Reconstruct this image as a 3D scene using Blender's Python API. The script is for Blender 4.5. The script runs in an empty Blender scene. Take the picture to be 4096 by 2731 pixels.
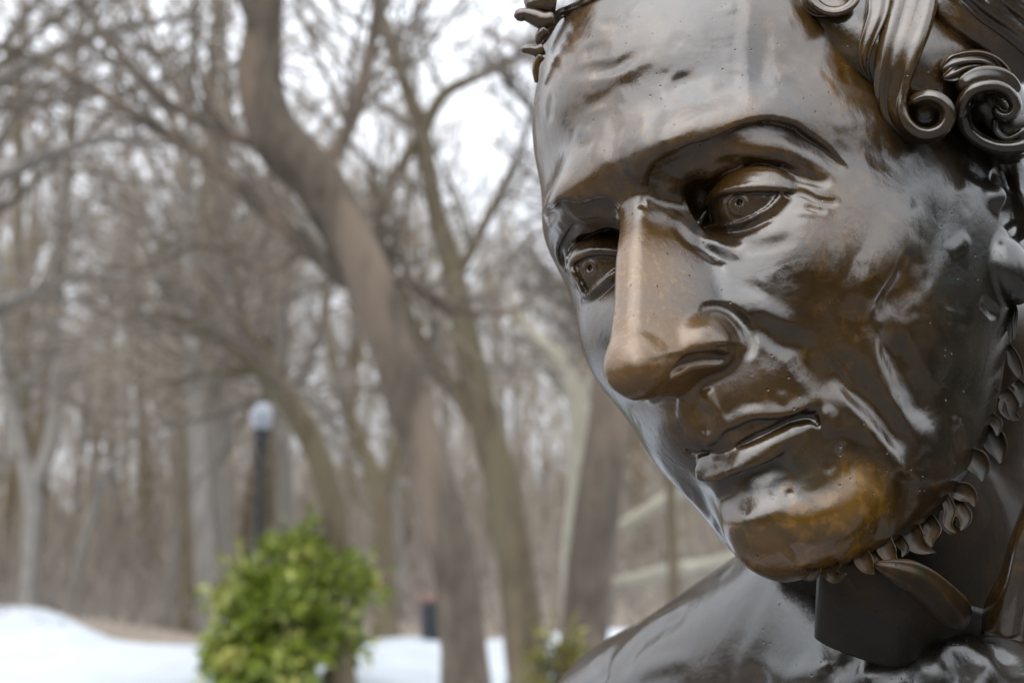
import bpy, math, random, numpy as np
from mathutils import Matrix, Vector
sc=bpy.context.scene
# ------------------------------------------------------------------ camera, sky, sun, exposure
SC=1.8/1000; CAMZ=1.75; PITCH=math.radians(8)      # SC: head millimetres (life size) to the statue's metres
cd=bpy.data.cameras.new('camera');cam=bpy.data.objects.new('camera',cd);sc.collection.objects.link(cam);sc.camera=cam
cd.lens=50;cd.sensor_width=36;cd.clip_end=3000;cd.clip_start=.05
cam.location=(0,0,CAMZ);cam.rotation_euler=(math.pi/2+PITCH,0,0)
cd.dof.use_dof=True;cd.dof.focus_distance=.845;cd.dof.aperture_fstop=6.8
world=bpy.data.worlds.new('World');sc.world=world;world.use_nodes=True
SUN_EL,SUN_AZ=math.radians(58),math.radians(205)     # high, behind the camera's left shoulder, behind cloud
nt=world.node_tree;sky=nt.nodes.new('ShaderNodeTexSky');sky.sky_type='NISHITA';sky.sun_disc=False
sky.sun_elevation=SUN_EL;sky.sun_rotation=SUN_AZ;sky.air_density=1;sky.dust_density=4;sky.ozone_density=1
hs=nt.nodes.new('ShaderNodeHueSaturation');hs.inputs['Saturation'].default_value=.12;hs.inputs['Value'].default_value=.5
ov=nt.nodes.new('ShaderNodeMix');ov.data_type='RGBA';ov.inputs[0].default_value=.8      # the cloud deck over the clear-sky light
tc=nt.nodes.new('ShaderNodeTexCoord');sx=nt.nodes.new('ShaderNodeSeparateXYZ');nt.links.new(tc.outputs['Generated'],sx.inputs[0])
cl=nt.nodes.new('ShaderNodeValToRGB');cl.color_ramp.elements[0].position=0;cl.color_ramp.elements[0].color=(3.1,3.3,3.6,1);cl.color_ramp.elements[1].position=1;cl.color_ramp.elements[1].color=(8.7,9.1,9.8,1)   # overcast: three times brighter overhead than at the horizon
cn=nt.nodes.new('ShaderNodeTexNoise');cn.inputs['Scale'].default_value=2.0;cn.inputs['Detail'].default_value=4
cm=nt.nodes.new('ShaderNodeMapRange');cm.inputs[1].default_value=.3;cm.inputs[2].default_value=.7;cm.inputs[3].default_value=.82;cm.inputs[4].default_value=1.15
vm=nt.nodes.new('ShaderNodeVectorMath');vm.operation='SCALE'
nt.links.new(tc.outputs['Generated'],cn.inputs['Vector']);nt.links.new(cn.outputs['Fac'],cm.inputs[0]);nt.links.new(sx.outputs[2],cl.inputs['Fac']);nt.links.new(cl.outputs[0],vm.inputs[0]);nt.links.new(cm.outputs[0],vm.inputs['Scale'])
nt.links.new(sky.outputs[0],hs.inputs['Color']);nt.links.new(hs.outputs[0],ov.inputs[6]);nt.links.new(vm.outputs[0],ov.inputs[7])
bg=nt.nodes['Background'];nt.links.new(ov.outputs[2],bg.inputs[0]);bg.inputs[1].default_value=.14
sl=bpy.data.lights.new('sun','SUN');sl.energy=.6;sl.angle=math.radians(75);sl.color=(1,.97,.93);so=bpy.data.objects.new('sun',sl);sc.collection.objects.link(so)
so.rotation_euler=(math.pi/2-SUN_EL,0,math.pi-SUN_AZ);so.location=(3,-6,12)
sc.view_settings.view_transform='Standard';sc.view_settings.look='None';sc.view_settings.gamma=1;sc.view_settings.use_curve_mapping=False
sc.view_settings.exposure=1.32
sc.cycles.use_denoising=True;sc.cycles.max_bounces=8;sc.cycles.use_adaptive_sampling=False;sc.cycles.sample_clamp_indirect=8
fwd=Vector((0,math.cos(PITCH),math.sin(PITCH)));upv=Vector((0,-math.sin(PITCH),math.cos(PITCH)))
rnd=random.Random(11)
# ------------------------------------------------------------------ helpers
def tag(o,label=None,cat=None,group=None,kind=None):
    for k,x in(('label',label),('category',cat),('group',group),('kind',kind)):
        if x: o[k]=x
    return o
def empty(name,loc):
    o=bpy.data.objects.new(name,None);sc.collection.objects.link(o);o.location=loc;o.empty_display_size=.1;return o
def np_mesh(name,V,Q,mat,parent=None,smooth=True,org=(0,0,0)):
    """one mesh object from vertex and face arrays; V in world metres, stored relative to org"""
    V=np.asarray(V,np.float32)-np.asarray(org,np.float32);Q=np.asarray(Q,np.int32);k=Q.shape[1]
    me=bpy.data.meshes.new(name);me.vertices.add(len(V));me.vertices.foreach_set('co',np.ascontiguousarray(V).ravel())
    me.loops.add(Q.size);me.loops.foreach_set('vertex_index',np.ascontiguousarray(Q).ravel())
    me.polygons.add(len(Q));me.polygons.foreach_set('loop_start',np.arange(0,Q.size,k,dtype=np.int32));me.polygons.foreach_set('loop_total',np.full(len(Q),k,np.int32))
    me.polygons.foreach_set('use_smooth',np.full(len(Q),smooth,bool));me.update(calc_edges=True)
    me.materials.append(mat);o=bpy.data.objects.new(name,me);sc.collection.objects.link(o)
    if parent is not None: o.parent=parent
    return o
def at(px,py,d):
    """photo pixel (2352 x 1568 view) seen at ground distance d metres in front of the camera -> world point"""
    x=(px-1176)/3266.7;y=(py-784)/3266.7
    v=Vector((x,0,0))+fwd-upv*y;v*=d/v.y;return np.array((v.x,v.y,CAMZ+v.z))
class Geo:
    """collects tubes with quad faces"""
    def __init__(s): s.V=[];s.Q=[];s.n=0
    def add(s,V,Q): s.V.append(V);s.Q.append(Q+s.n);s.n+=len(V)
    def tube(s,P,r,k=6,rough=0.,rg=None):
        P=np.asarray(P,float);n=len(P);r=np.broadcast_to(np.asarray(r,float),(n,))
        T=np.gradient(P,axis=0);T/=np.linalg.norm(T,axis=1)[:,None]+1e-9
        a=np.array([0,0,1.]) if abs(T[0,2])<.8 else np.array([1.,0,0])
        U=np.cross(T,a);U/=np.linalg.norm(U,axis=1)[:,None]+1e-9;W=np.cross(T,U)
        an=np.arange(k)*2*np.pi/k
        rr=r[:,None]*np.ones(k)
        if rough: rr=rr*(1+rough*(rg.rand(n,k)-.5))
        V=P[:,None]+rr[...,None]*(np.cos(an)[None,:,None]*U[:,None]+np.sin(an)[None,:,None]*W[:,None])
        i=np.arange(n-1)[:,None]*k;j=np.arange(k)[None];j2=(j+1)%k
        Q=np.stack([i+j,i+j2,i+k+j2,i+k+j],-1).reshape(-1,4);s.add(V.reshape(-1,3),Q)
    def build(s,name,mat,parent=None,org=(0,0,0),smooth=True):
        return np_mesh(name,np.concatenate(s.V),np.concatenate(s.Q),mat,parent,smooth,org)
# ------------------------------------------------------------------ materials
def mat(name): 
    m=bpy.data.materials.new(name);m.use_nodes=True;return m,m.node_tree,m.node_tree.nodes['Principled BSDF']
def N(t,typ,**kw):
    n=t.nodes.new(typ)
    for k,x in kw.items():
        if k.startswith('i_'): n.inputs[k[2:].replace('_',' ')].default_value=x
        else: setattr(n,k,x)
    return n
def noise(t,co,scale,detail=4,rough=.55,dist=0.):
    n=N(t,'ShaderNodeTexNoise',i_Scale=scale,i_Detail=detail,i_Roughness=rough,i_Distortion=dist);t.links.new(co,n.inputs['Vector']);return n.outputs['Fac']
def ramp(t,f,stops,interp='LINEAR'):
    r=N(t,'ShaderNodeValToRGB');e=r.color_ramp.elements;r.color_ramp.interpolation=interp
    while len(e)<len(stops): e.new(.5)
    for x,(p,c) in zip(e,stops): x.position=p;x.color=(*c,1) if len(c)==3 else c
    t.links.new(f,r.inputs['Fac']);return r.outputs['Color']
def mix(t,f,a,b,mode='MIX'):
    m=N(t,'ShaderNodeMix',data_type='RGBA',blend_type=mode)
    for i,x in((0,f),(6,a),(7,b)):
        if hasattr(x,'is_linked'): t.links.new(x,m.inputs[i])
        else: m.inputs[i].default_value=x if i==0 else (*x,1)
    return m.outputs[2]
def mapr(t,x,a,b,c=0.,d=1.):
    m=N(t,'ShaderNodeMapRange',interpolation_type='SMOOTHSTEP');t.links.new(x,m.inputs[0])
    for i,q in zip((1,2,3,4),(a,b,c,d)): m.inputs[i].default_value=q
    return m.outputs[0]
def math_(t,op,a,b=0.):
    m=N(t,'ShaderNodeMath',operation=op)
    for i,x in((0,a),(1,b)):
        if hasattr(x,'is_linked'): t.links.new(x,m.inputs[i])
        else: m.inputs[i].default_value=x
    return m.outputs[0]
def bump(t,b,h,strength,dist,prev=None):
    n=N(t,'ShaderNodeBump',i_Strength=strength,i_Distance=dist);t.links.new(h,n.inputs['Height'])
    if prev is not None: t.links.new(prev,n.inputs['Normal'])
    t.links.new(n.outputs[0],b.inputs['Normal']);return n.outputs[0]
def simple(name,c1,c2,scale,rough=.8,bs=.3,bd=.02):
    m,t,b=mat(name);co=N(t,'ShaderNodeTexCoord').outputs['Object'];f=noise(t,co,scale,5)
    t.links.new(ramp(t,f,[(.3,c1),(.7,c2)]),b.inputs['Base Color']);b.inputs['Roughness'].default_value=rough
    bump(t,b,f,bs,bd);return m
def bark(name,c1,c2,c3,spec=.2):
    m,t,b=mat(name);co=N(t,'ShaderNodeTexCoord').outputs['Object']
    mp=N(t,'ShaderNodeMapping');mp.inputs['Scale'].default_value=(1,1,.35);t.links.new(co,mp.inputs['Vector'])
    f=noise(t,mp.outputs[0],9,6,.65);g=noise(t,mp.outputs[0],2.1,3)
    c=mix(t,mapr(t,g,.45,.62),ramp(t,f,[(.3,c1),(.7,c2)]),c3);t.links.new(c,b.inputs['Base Color']);b.inputs['Roughness'].default_value=.85;b.inputs['Specular IOR Level'].default_value=spec
    bump(t,b,f,.6,.02);return m
# ------------------------------------------------------------------ sculpting kit (head millimetres)
HR=np.array([[ 0.77283294,-0.56943641,-0.2801275],[-0.34226636,-0.00229503,-0.93960017],[-0.53439965,-0.82203218,0.1966726]])
HT=np.array([96.3750431,-39.96328345,550.1910441]); HCAM=-HR.T@HT; FPX=50/36*4096.
def pray(px):
    px=np.atleast_2d(np.asarray(px,float));d=np.c_[(px-[2048,1365.5])/FPX,np.ones(len(px))]@HR
    return d/np.linalg.norm(d,axis=1)[:,None]
def onplane(px,n,c):
    d=pray(px);n=np.asarray(n,float);s=((np.asarray(c,float)-HCAM)@n)/(d@n);return HCAM+d*s[:,None]
def onsphere(px,c,r):
    d=pray(px);oc=HCAM-np.asarray(c,float);b=d@oc;disc=b*b-(oc@oc-r*r);s=-b-np.sqrt(np.maximum(disc,0));return HCAM+d*s[:,None]
def cr(ox,oy,s):
    return lambda *p:np.array([(ox+x/s,oy+y/s) for x,y in p])
PE=cr(2560,440,2.6133);PQ=cr(2120,760,3.4844);PM=cr(2650,1560,3.136);PN=cr(2600,1150,3.1367)
P1=cr(2048,0,1.53125);P2=cr(3072,0,1.53125);P3=cr(2048,800,1.53125);P4=cr(3072,800,1.53125);P5=cr(2200,1707,1.53125);P6=cr(3072,1707,1.53125)
def smooth_line(p,n=5):
    p=np.asarray(p,float)
    if len(p)<3: return p
    q=np.vstack([2*p[0]-p[1],p,2*p[-1]-p[-2]]);out=[]
    for i in range(1,len(q)-2):
        for t in np.arange(n)/n:
            a,b,c,d=q[i-1:i+3];out.append(.5*((2*b)+(c-a)*t+(2*a-5*b+4*c-d)*t*t+(-a+3*b-3*c+d)*t**3))
    out.append(p[-1]);return np.array(out)
def smin(a,b,k):
    h=np.clip(.5+.5*(b-a)/k,0,1);return b+(a-b)*h-k*h*(1-h)
def smax(a,b,k): return -smin(-a,-b,k)
class Vol:
    def __init__(s,lo,hi,h):
        s.lo=np.array(lo,float);s.h=h;s.n=np.ceil((np.array(hi)-s.lo)/h).astype(int)+1
        s.ax=[(s.lo[i]+np.arange(s.n[i])*h).astype(np.float32) for i in range(3)]
        s.F=np.full(s.n,1e3,np.float32)
    def box(s,lo,hi):
        a=np.clip(np.floor((np.asarray(lo)-s.lo)/s.h).astype(int),0,s.n);b=np.clip(np.ceil((np.asarray(hi)-s.lo)/s.h).astype(int)+1,0,s.n)
        return tuple(slice(i,j) for i,j in zip(a,b))
    def pts(s,b):
        return np.meshgrid(s.ax[0][b[0]],s.ax[1][b[1]],s.ax[2][b[2]],indexing='ij')
    def sample(s,P):
        q=(P-s.lo)/s.h;i=np.clip(np.floor(q).astype(int),0,s.n-2);f=q-i;F=s.F;r=0
        for dx in(0,1):
            for dy in(0,1):
                for dz in(0,1):
                    w=(f[...,0] if dx else 1-f[...,0])*(f[...,1] if dy else 1-f[...,1])*(f[...,2] if dz else 1-f[...,2])
                    r=r+w*F[i[...,0]+dx,i[...,1]+dy,i[...,2]+dz]
        out=((q<0)|(q>s.n-1)).any(-1);return np.where(out,50.,r)
    def hit(s,px,t0=330.,t1=660.,st=.5):
        d=pray(px);ts=np.arange(t0,t1,st);P=HCAM+d[:,None]*ts[None,:,None];v=s.sample(P);neg=v<0
        i=neg.argmax(1);ok=neg.any(1);i=np.maximum(i,1);r=np.arange(len(d));a=v[r,i-1];b=v[r,i];t=ts[i-1]+st*a/np.maximum(a-b,1e-6)
        H=HCAM+d*t[:,None]
        if not ok.all():
            g=np.where(ok)[0]
            if len(g)==0: return HCAM+d*300.
            for j in np.where(~ok)[0]:
                k=g[np.argmin(abs(g-j))];H[j]=HCAM+d[j]*np.linalg.norm(H[k]-HCAM)
        return H
    def grad(s,P,e=.8):
        E=np.eye(3)*e;g=np.stack([s.sample(P+E[i])-s.sample(P-E[i]) for i in range(3)],-1);return g/(np.linalg.norm(g,axis=-1)[...,None]+1e-9)
    # ---- curve distance over the points near a polyline
    def near(s,L,rad,band):
        b=s.box(L.min(0)-rad,L.max(0)+rad);sub=s.F[b]
        X=s.pts(b);m=np.abs(sub)<band if band else np.ones(sub.shape,bool)
        P=np.stack([x[m] for x in X],-1).astype(np.float32);n=len(P)
        best=np.full(n,1e9,np.float32);u=np.zeros(n,np.float32);sd=np.zeros(n,np.float32)
        seg=np.linalg.norm(np.diff(L,axis=0),axis=1);cum=np.r_[0,np.cumsum(seg)];tot=max(cum[-1],1e-6)
        for i in range(len(L)-1):
            a=L[i];ab=L[i+1]-a;l2=ab@ab+1e-9
            lo=np.minimum(a,L[i+1])-rad;hi=np.maximum(a,L[i+1])+rad
            j=np.where((P[:,0]>lo[0])&(P[:,0]<hi[0])&(P[:,1]>lo[1])&(P[:,1]<hi[1])&(P[:,2]>lo[2])&(P[:,2]<hi[2]))[0]
            if len(j)==0: continue
            ap=P[j]-a.astype(np.float32);t=np.clip(ap@ab.astype(np.float32)/l2,0,1);d=ap-t[:,None]*ab.astype(np.float32);dd=np.sqrt((d*d).sum(1))
            k=dd<best[j];jj=j[k];best[jj]=dd[k];u[jj]=(cum[i]+t[k]*seg[i])/tot
            v=(a-HCAM);v/=np.linalg.norm(v);sv=np.cross(v,ab);sv/=np.linalg.norm(sv)+1e-9   # image right-hand side? see sgn
            sd[jj]=np.sign(d[k]@sv.astype(np.float32))
        return b,m,sub,best,u,sd,P
    def wt(s,vals,u):
        vals=np.atleast_1d(np.asarray(vals,float))
        return np.interp(u,np.linspace(0,1,len(vals)),vals).astype(np.float32)
    def ridge(s,L,w,h,taper=.15,sharp=False,band=14,n=5):
        """raise (h>0) or sink (h<0) a band of half width w along L"""
        L=smooth_line(L,n);wm=np.max(w);b,m,sub,d,u,sd,P=s.near(L,wm,band)
        x=np.clip(d/s.wt(w,u),0,1);pr=(1-x)**2*(1+.6*x) if sharp else (1-x*x)**2
        tp=np.clip(np.minimum(u,1-u)/max(taper,1e-3),0,1) if taper>0 else 1.;tp=tp*tp*(3-2*tp) if taper>0 else 1.
        sub[m]-=s.wt(h,u)*pr*tp
    def crease(s,L,h,wa,wb,g,taper=.12,flip=1,band=14,n=5):
        """sharp edge: crest h on L, falling softly over wa on side a and steeply into a hollow -g (reach wb) on side b"""
        L=smooth_line(L,n);wm=max(np.max(wa),np.max(wb));b,m,sub,d,u,sd,P=s.near(L,wm,band)
        H=s.wt(h,u);G=s.wt(g,u);A=s.wt(wa,u);Bw=s.wt(wb,u);side=sd*flip
        xa=np.clip(d/A,0,1);xb=np.clip(d/Bw,0,1)
        pa=H*(1-xa)**2
        st=np.clip(xb/.28,0,1);st=st*st*(3-2*st);rec=np.clip((xb-.28)/.72,0,1);rec=1-rec*rec*(3-2*rec)
        pb=np.where(xb<.28,H+( -G-H)*st,-G*rec)
        tp=np.clip(np.minimum(u,1-u)/max(taper,1e-3),0,1);tp=tp*tp*(3-2*tp)
        sub[m]-=np.where(side>0,pa,pb)*tp
    def tube(s,L,r,k=1.5,add=True,n=5):
        L=smooth_line(L,n);rm=np.max(r)+k+3;b,m,sub,d,u,sd,P=s.near(L,rm,None)
        dd=np.where(d>1e8,1e3,d-s.wt(r,u)).reshape(sub.shape)
        s.F[b]=smin(sub,dd,k) if add else smax(sub,-dd,k)
    def ell(s,c,r,k=2.,add=True,rot=None):
        c=np.asarray(c,float);r=np.asarray(r,float);e=r.max()+k+3;b=s.box(c-e,c+e);X=s.pts(b)
        q=np.stack([X[i]-c[i] for i in range(3)],-1)
        if rot is not None: q=q@np.asarray(rot,np.float32)
        a=np.sqrt(((q/r)**2).sum(-1));bb=np.sqrt(((q/r**2)**2).sum(-1));d=a*(a-1)/np.maximum(bb,1e-6)
        d=np.where(a<.05,-r.min(),d).astype(np.float32)
        s.F[b]=smin(s.F[b],d,k) if add else smax(s.F[b],-d,k)
def surface_nets(F,lo,h):
    s=F<0;nx,ny,nz=F.shape
    c=np.zeros((nx-1,ny-1,nz-1),np.uint8)
    for dx in(0,1):
        for dy in(0,1):
            for dz in(0,1): c+=s[dx:nx-1+dx,dy:ny-1+dy,dz:nz-1+dz]
    act=(c>0)&(c<8);I=np.argwhere(act);idx=np.full(act.shape,-1,np.int32);idx[act]=np.arange(len(I))
    acc=np.zeros((len(I),3));cnt=np.zeros(len(I))
    cs=[(a,b,d) for a in(0,1) for b in(0,1) for d in(0,1)]
    V={k:F[I[:,0]+k[0],I[:,1]+k[1],I[:,2]+k[2]].astype(float) for k in cs}
    for k in cs:
        for a in range(3):
            if k[a]==0:
                k2=list(k);k2[a]=1;va=V[k];vb=V[tuple(k2)];m=(va<0)!=(vb<0)
                t=np.where(m,va/np.where(m,va-vb,1),0);p=np.tile(np.array(k,float),(len(I),1));p[:,a]+=t
                acc[m]+=p[m];cnt[m]+=1
    verts=lo+(I+acc/cnt[:,None])*h;quads=[]
    for a in range(3):
        b,d=(a+1)%3,(a+2)%3
        sl=[slice(None)]*3;s0=list(sl);s0[a]=slice(0,-1);s1=list(sl);s1[a]=slice(1,None)
        e=np.argwhere(s[tuple(s0)]!=s[tuple(s1)]);ok=(e[:,b]>0)&(e[:,d]>0)&(e[:,b]<F.shape[b]-1)&(e[:,d]<F.shape[d]-1);e=e[ok]
        fl=s[e[:,0],e[:,1],e[:,2]]
        def g(db,dd):
            q=e.copy();q[:,b]-=db;q[:,d]-=dd;return idx[q[:,0],q[:,1],q[:,2]]
        q=np.stack([g(1,1),g(0,1),g(0,0),g(1,0)],-1);q[~fl]=q[~fl][:,::-1];quads.append(q)
    return verts,np.concatenate(quads)
def taubin(V,Q,n=4,la=.5,mu=-.52):
    E=np.concatenate([Q[:,[0,1]],Q[:,[1,2]],Q[:,[2,3]],Q[:,[3,0]]]);E=np.concatenate([E,E[:,::-1]]);N=len(V);deg=np.maximum(np.bincount(E[:,0],minlength=N),1)
    for i in range(n):
        for f in(la,mu):
            V=V+f*(np.stack([np.bincount(E[:,0],V[E[:,1],k],N) for k in range(3)],-1)/deg[:,None]-V)
    return V
# ------------------------------------------------------------------ ground
def terrain(x,y):
    z=0.10*np.exp(-((x+5.5)/4.0)**2-((y-23)/3.5)**2)+.34*np.exp(-((x+1.3)/1.5)**2-((y-21)/2.2)**2)+.62*np.exp(-((x+9.6)/3.2)**2-((y-24.5)/3.5)**2)
    z=z+.22*np.exp(-((x-1.9)/1.)**2-((y-24)/2.)**2)+.13*np.sin(x*.8+1)*np.sin(y*.55+.5)*np.clip((y-6)/6,0,1)
    h=np.clip((y-31)/45,0,1);z=z+3.6*h*h*(3-2*h)*(1+.25*np.sin(x*.11+1.3))
    return z
def grid_sheet(name,x0,x1,y0,y1,nx,ny,mat_,zoff=0.,warp=None):
    X,Y=np.meshgrid(np.linspace(x0,x1,nx),np.linspace(y0,y1,ny),indexing='ij');Z=terrain(X,Y)+zoff
    if warp is not None: Z=Z+warp(X,Y)
    i=np.arange((nx-1)*ny).reshape(nx-1,ny)[:,:-1].ravel();Q=np.stack([i,i+ny,i+ny+1,i+1],-1)
    return np_mesh(name,np.stack([X,Y,Z],-1).reshape(-1,3),Q,mat_)
M_leaf_floor=simple('leaf_litter',(.16,.125,.095),(.30,.25,.20),3.5,.9,.6,.05)
def snow_mat():
    m,t,b=mat('snow');co=N(t,'ShaderNodeTexCoord').outputs['Object'];f=noise(t,co,1.6,5);g=noise(t,co,14,4)
    t.links.new(ramp(t,f,[(.3,(.42,.46,.505)),(.7,(.53,.56,.60))]),b.inputs['Base Color']);b.inputs['Roughness'].default_value=.6
    b.inputs['Subsurface Weight'].default_value=.0;bump(t,b,g,.35,.03,bump(t,b,f,.5,.12));return m
M_snow=snow_mat()
M_pave=simple('wet_paving',(.045,.043,.041),(.08,.075,.072),6,.45,.3,.01)
g=grid_sheet('ground',-700,700,-300,1400,141,171,M_leaf_floor,-.9);tag(g,kind='structure')
g=grid_sheet('woodland_floor',-60,60,19,111,121,93,M_leaf_floor,-.10);tag(g,kind='structure')
g=grid_sheet('snow_field',-30,30,7,31.5,161,99,M_snow,.0,lambda X,Y:-.5*np.clip((Y-24.2-1.3*np.sin(X*.45+.6)-.7*np.sin(X*1.3))/2.0,0,1)-.35*np.clip((8.2-Y)/1.2,0,1));tag(g,kind='structure')
n=48;a=np.linspace(0,2*np.pi,n,endpoint=False);V=np.vstack([[0,-1,0.004],np.c_[8.2*np.cos(a),-1+8.2*np.sin(a),np.full(n,.004)]]);Q=np.array([(0,1+i,1+(i+1)%n) for i in range(n)])
tag(np_mesh('plaza_paving',V,Q,M_pave,smooth=False),kind='structure')
# ------------------------------------------------------------------ trees
M_bark=[bark('bark_brown',(.060,.050,.038),(.145,.120,.092),(.185,.142,.108)),bark('bark_olive',(.095,.077,.050),(.19,.150,.100),(.16,.135,.085)),
        bark('bark_grey',(.155,.142,.128),(.27,.25,.225),(.22,.20,.17)),bark('bark_pale',(.25,.235,.185),(.44,.41,.335),(.33,.30,.23))]
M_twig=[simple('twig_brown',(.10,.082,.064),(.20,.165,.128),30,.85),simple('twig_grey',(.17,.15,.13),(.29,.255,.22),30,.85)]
M_far=[simple('far_twig',(.19,.148,.105),(.34,.27,.192),30,.85),simple('far_twig_grey',(.225,.19,.148),(.38,.32,.248),30,.85)]  # far twigs lightened: distance haze put into their colour
rs=np.random.RandomState(7)
def curve(p0,d,L,n,wig,lift):
    """a wandering branch"""
    P=[np.array(p0,float)];d=np.array(d,float);d/=np.linalg.norm(d)
    for i in range(n):
        d=d+rs.normal(0,wig,3)+np.array([0,0,lift]);d/=np.linalg.norm(d);P.append(P[-1]+d*L/n)
    return np.array(P)
def side_dir(T,spread):
    q=rs.normal(0,1,3);q-=T*(q@T);q/=np.linalg.norm(q)+1e-9;return T*math.cos(spread)+q*math.sin(spread)
def sprout(g,P,r,level,n,Lf,wig=.16,lift=.05,start=.25,cap=.045,rmin=.0065):
    """twigs on branch P (points) with radii r, recursively"""
    P=np.asarray(P);seg=np.linalg.norm(np.diff(P,axis=0),axis=1);L=seg.sum()
    for _ in range(n):
        t=start+(1-start)*rs.rand();f=t*(len(P)-1);i=min(int(f),len(P)-2);p=P[i]+(P[i+1]-P[i])*(f-i);T=P[i+1]-P[i];T/=np.linalg.norm(T)+1e-9
        l=Lf*L*(1.1-.6*t)*rs.uniform(.6,1.25);rr=min(max((r[i]*(1-(f-i))+r[i+1]*(f-i))*rs.uniform(.3,.55),rmin),cap)
        k=5 if level>1 else 4
        B=curve(p,side_dir(T,rs.uniform(.5,1.1)),l,k,wig,lift);rb=np.linspace(rr,max(rr*.35,rmin*.7),k+1);g.tube(B,rb,5 if rr>.02 else 3)
        if level>0: sprout(g,B,rb,level-1,max(3,int(n*.62)),Lf*.95,wig*1.1,lift,.15,cap*.6,rmin)
def pxpath(pts,d,wmm=None):
    """trunk drawn through photo pixels (x, y, width) at distance d: points and radii"""
    P=[];R=[]
    for q in pts:
        dd=d+(q[3] if len(q)>3 else 0);P.append(at(q[0],q[1],dd));R.append(q[2]/2/3266.7*dd)
    s=smooth_line(np.c_[np.array(P),np.array(R)],4);return s[:,:3],s[:,3]
def root_down(P,R):
    """carry the trunk on down to the ground below its lowest point, flaring"""
    b=P[0];z=float(terrain(b[0],b[1]))-.08;
    if b[2]<z: return P,R
    d=P[0]-P[1];d/=np.linalg.norm(d)+1e-9;h=b[2]-z;ex=[];er=[]
    lean=np.clip(d[:2]/max(-d[2],.35),-.5,.5) if d[2]<0 else np.zeros(2)
    for t in(1.,.75,.5,.25):
        ex.append([b[0]+lean[0]*h*t*(1-.4*t),b[1]+lean[1]*h*t*(1-.4*t),b[2]-h*t]);er.append(R[0]*(1+.1*t+.35*max(0,1-(h*(1-t))/.45)*(1 if t>.7 else 0)))
    return np.vstack([ex,P]),np.r_[er,R]
def tree(name,label,d,trunk,limbs,bi,ti,twigs,group=None,lev=2,Lf=.5,low=.45,lift=.05,stubs=()):
    rm=.0105 if d<19 else .010;nf=1.25 if d<19 else 1.
    P,R=pxpath(trunk,d);P,R=root_down(P,R);org=P[0].copy()
    o=empty(name,org);tag(o,label,'tree',group)
    g=Geo();g.tube(P,R,12,.10,rs)
    for s in stubs:
        p,r=pxpath(s,d);g.tube(p,r,9,.15,rs)
    g.build('trunk',M_bark[bi],o,org)
    lg=Geo();paths=[]
    for L in limbs:
        p,r=pxpath(L,d);lg.tube(p,r,8,.1,rs);paths.append((p,r))
    # twigs and upper branches
    cg=Geo();
    for p,r in paths: sprout(cg,p,r,lev-1,max(6,int(twigs*nf)),Lf,.16,lift,.12,.055,rm)
    k=max(2,int(len(P)*low));sprout(cg,P[k:],R[k:],lev,twigs,Lf,.15,lift,.1,.06,rm)
    if limbs: lg.build('limbs',M_bark[bi],o,org)
    cg.build('crown',M_twig[ti],o,org)
    return o
GT='bare winter trees behind the statue'
tree('bare_tree','thick brown leaning tree with a knobbly bend and long dark limbs',12,
 [(1072,1640,118),(1068,1540,110),(1048,1320,104),(995,1110,100),(935,910,104),(872,710,112),(800,545,118),(725,410,128),(640,320,124),(598,200,112),(602,80,98),(612,-40,88),(618,-260,70,.3),(600,-520,45,.8)],
 [[(850,665,44),(790,640,46),(715,575,44),(620,490,40),(470,365,34),(330,275,28),(190,190,22),(60,125,17),(-120,90,10)],
  [(745,395,44),(815,260,34),(850,120,30),(872,-20,26),(905,-220,18)],
  [(880,640,30),(950,650,24),(1030,700,20),(1120,720,14),(1230,700,8)],
  [(590,330,36),(500,300,26),(380,230,20),(250,90,14),(150,-60,9)],
  [(610,60,40),(520,-60,30),(400,-160,20),(260,-240,12)],
  [(720,560,26),(600,620,20),(470,560,14),(330,620,10),(220,610,7)],
  [(620,-60,40),(720,-160,30),(860,-240,20)]],0,0,9,GT,2,.72,.72,.05,([(715,395,70),(742,388,58),(764,382,46),(768,381,6)],))
tree('bare_tree','olive brown forked tree with crossing stems behind the thick leaning trunk',15.5,
 [(1205,1470,92),(1185,1300,84),(1150,1100,80),(1110,960,76),(1075,800,64),(1040,620,52),(1000,480,44),(968,300,38),(925,180,34),(868,10,30),(820,-200,22)],
 [[(968,310,34),(1020,215,30),(1110,170,24),(1260,80,18),(1420,-40,12)],[(968,300,30),(905,410,26),(870,500,22),(860,560,18)],
  [(1130,1020,44),(1040,890,38),(960,770,32),(905,640,26),(870,520,20),(850,380,14)],[(1060,740,30),(985,680,26),(900,640,22),(820,560,14)],
  [(1050,640,26),(1130,480,22),(1200,330,16),(1260,150,10)]],1,0,9,GT,2,.75,.6)
tree('bare_tree','slender olive tree bowing over the globe lamp',17,
 [(780,1330,58),(775,1230,56),(742,1080,58),(682,950,58),(605,850,52),(505,775,40),(400,730,26),(290,720,14)],
 [[(690,960,34),(640,860,26),(560,740,20),(540,620,14),(500,480,9)],[(610,850,26),(470,860,18),(380,880,10)]],1,0,7,GT,2,.7)
tree('bare_tree','short olive tree splitting into two stems beyond the green shrub',22,
 [(884,1370,56),(880,1250,52),(874,1150,50),(845,1060,40),(800,940,32),(760,800,24),(740,640,16)],[[(876,1150,36),(905,1060,30),(930,940,22),(960,780,14)]],1,1,12,GT,2,.5)
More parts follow.
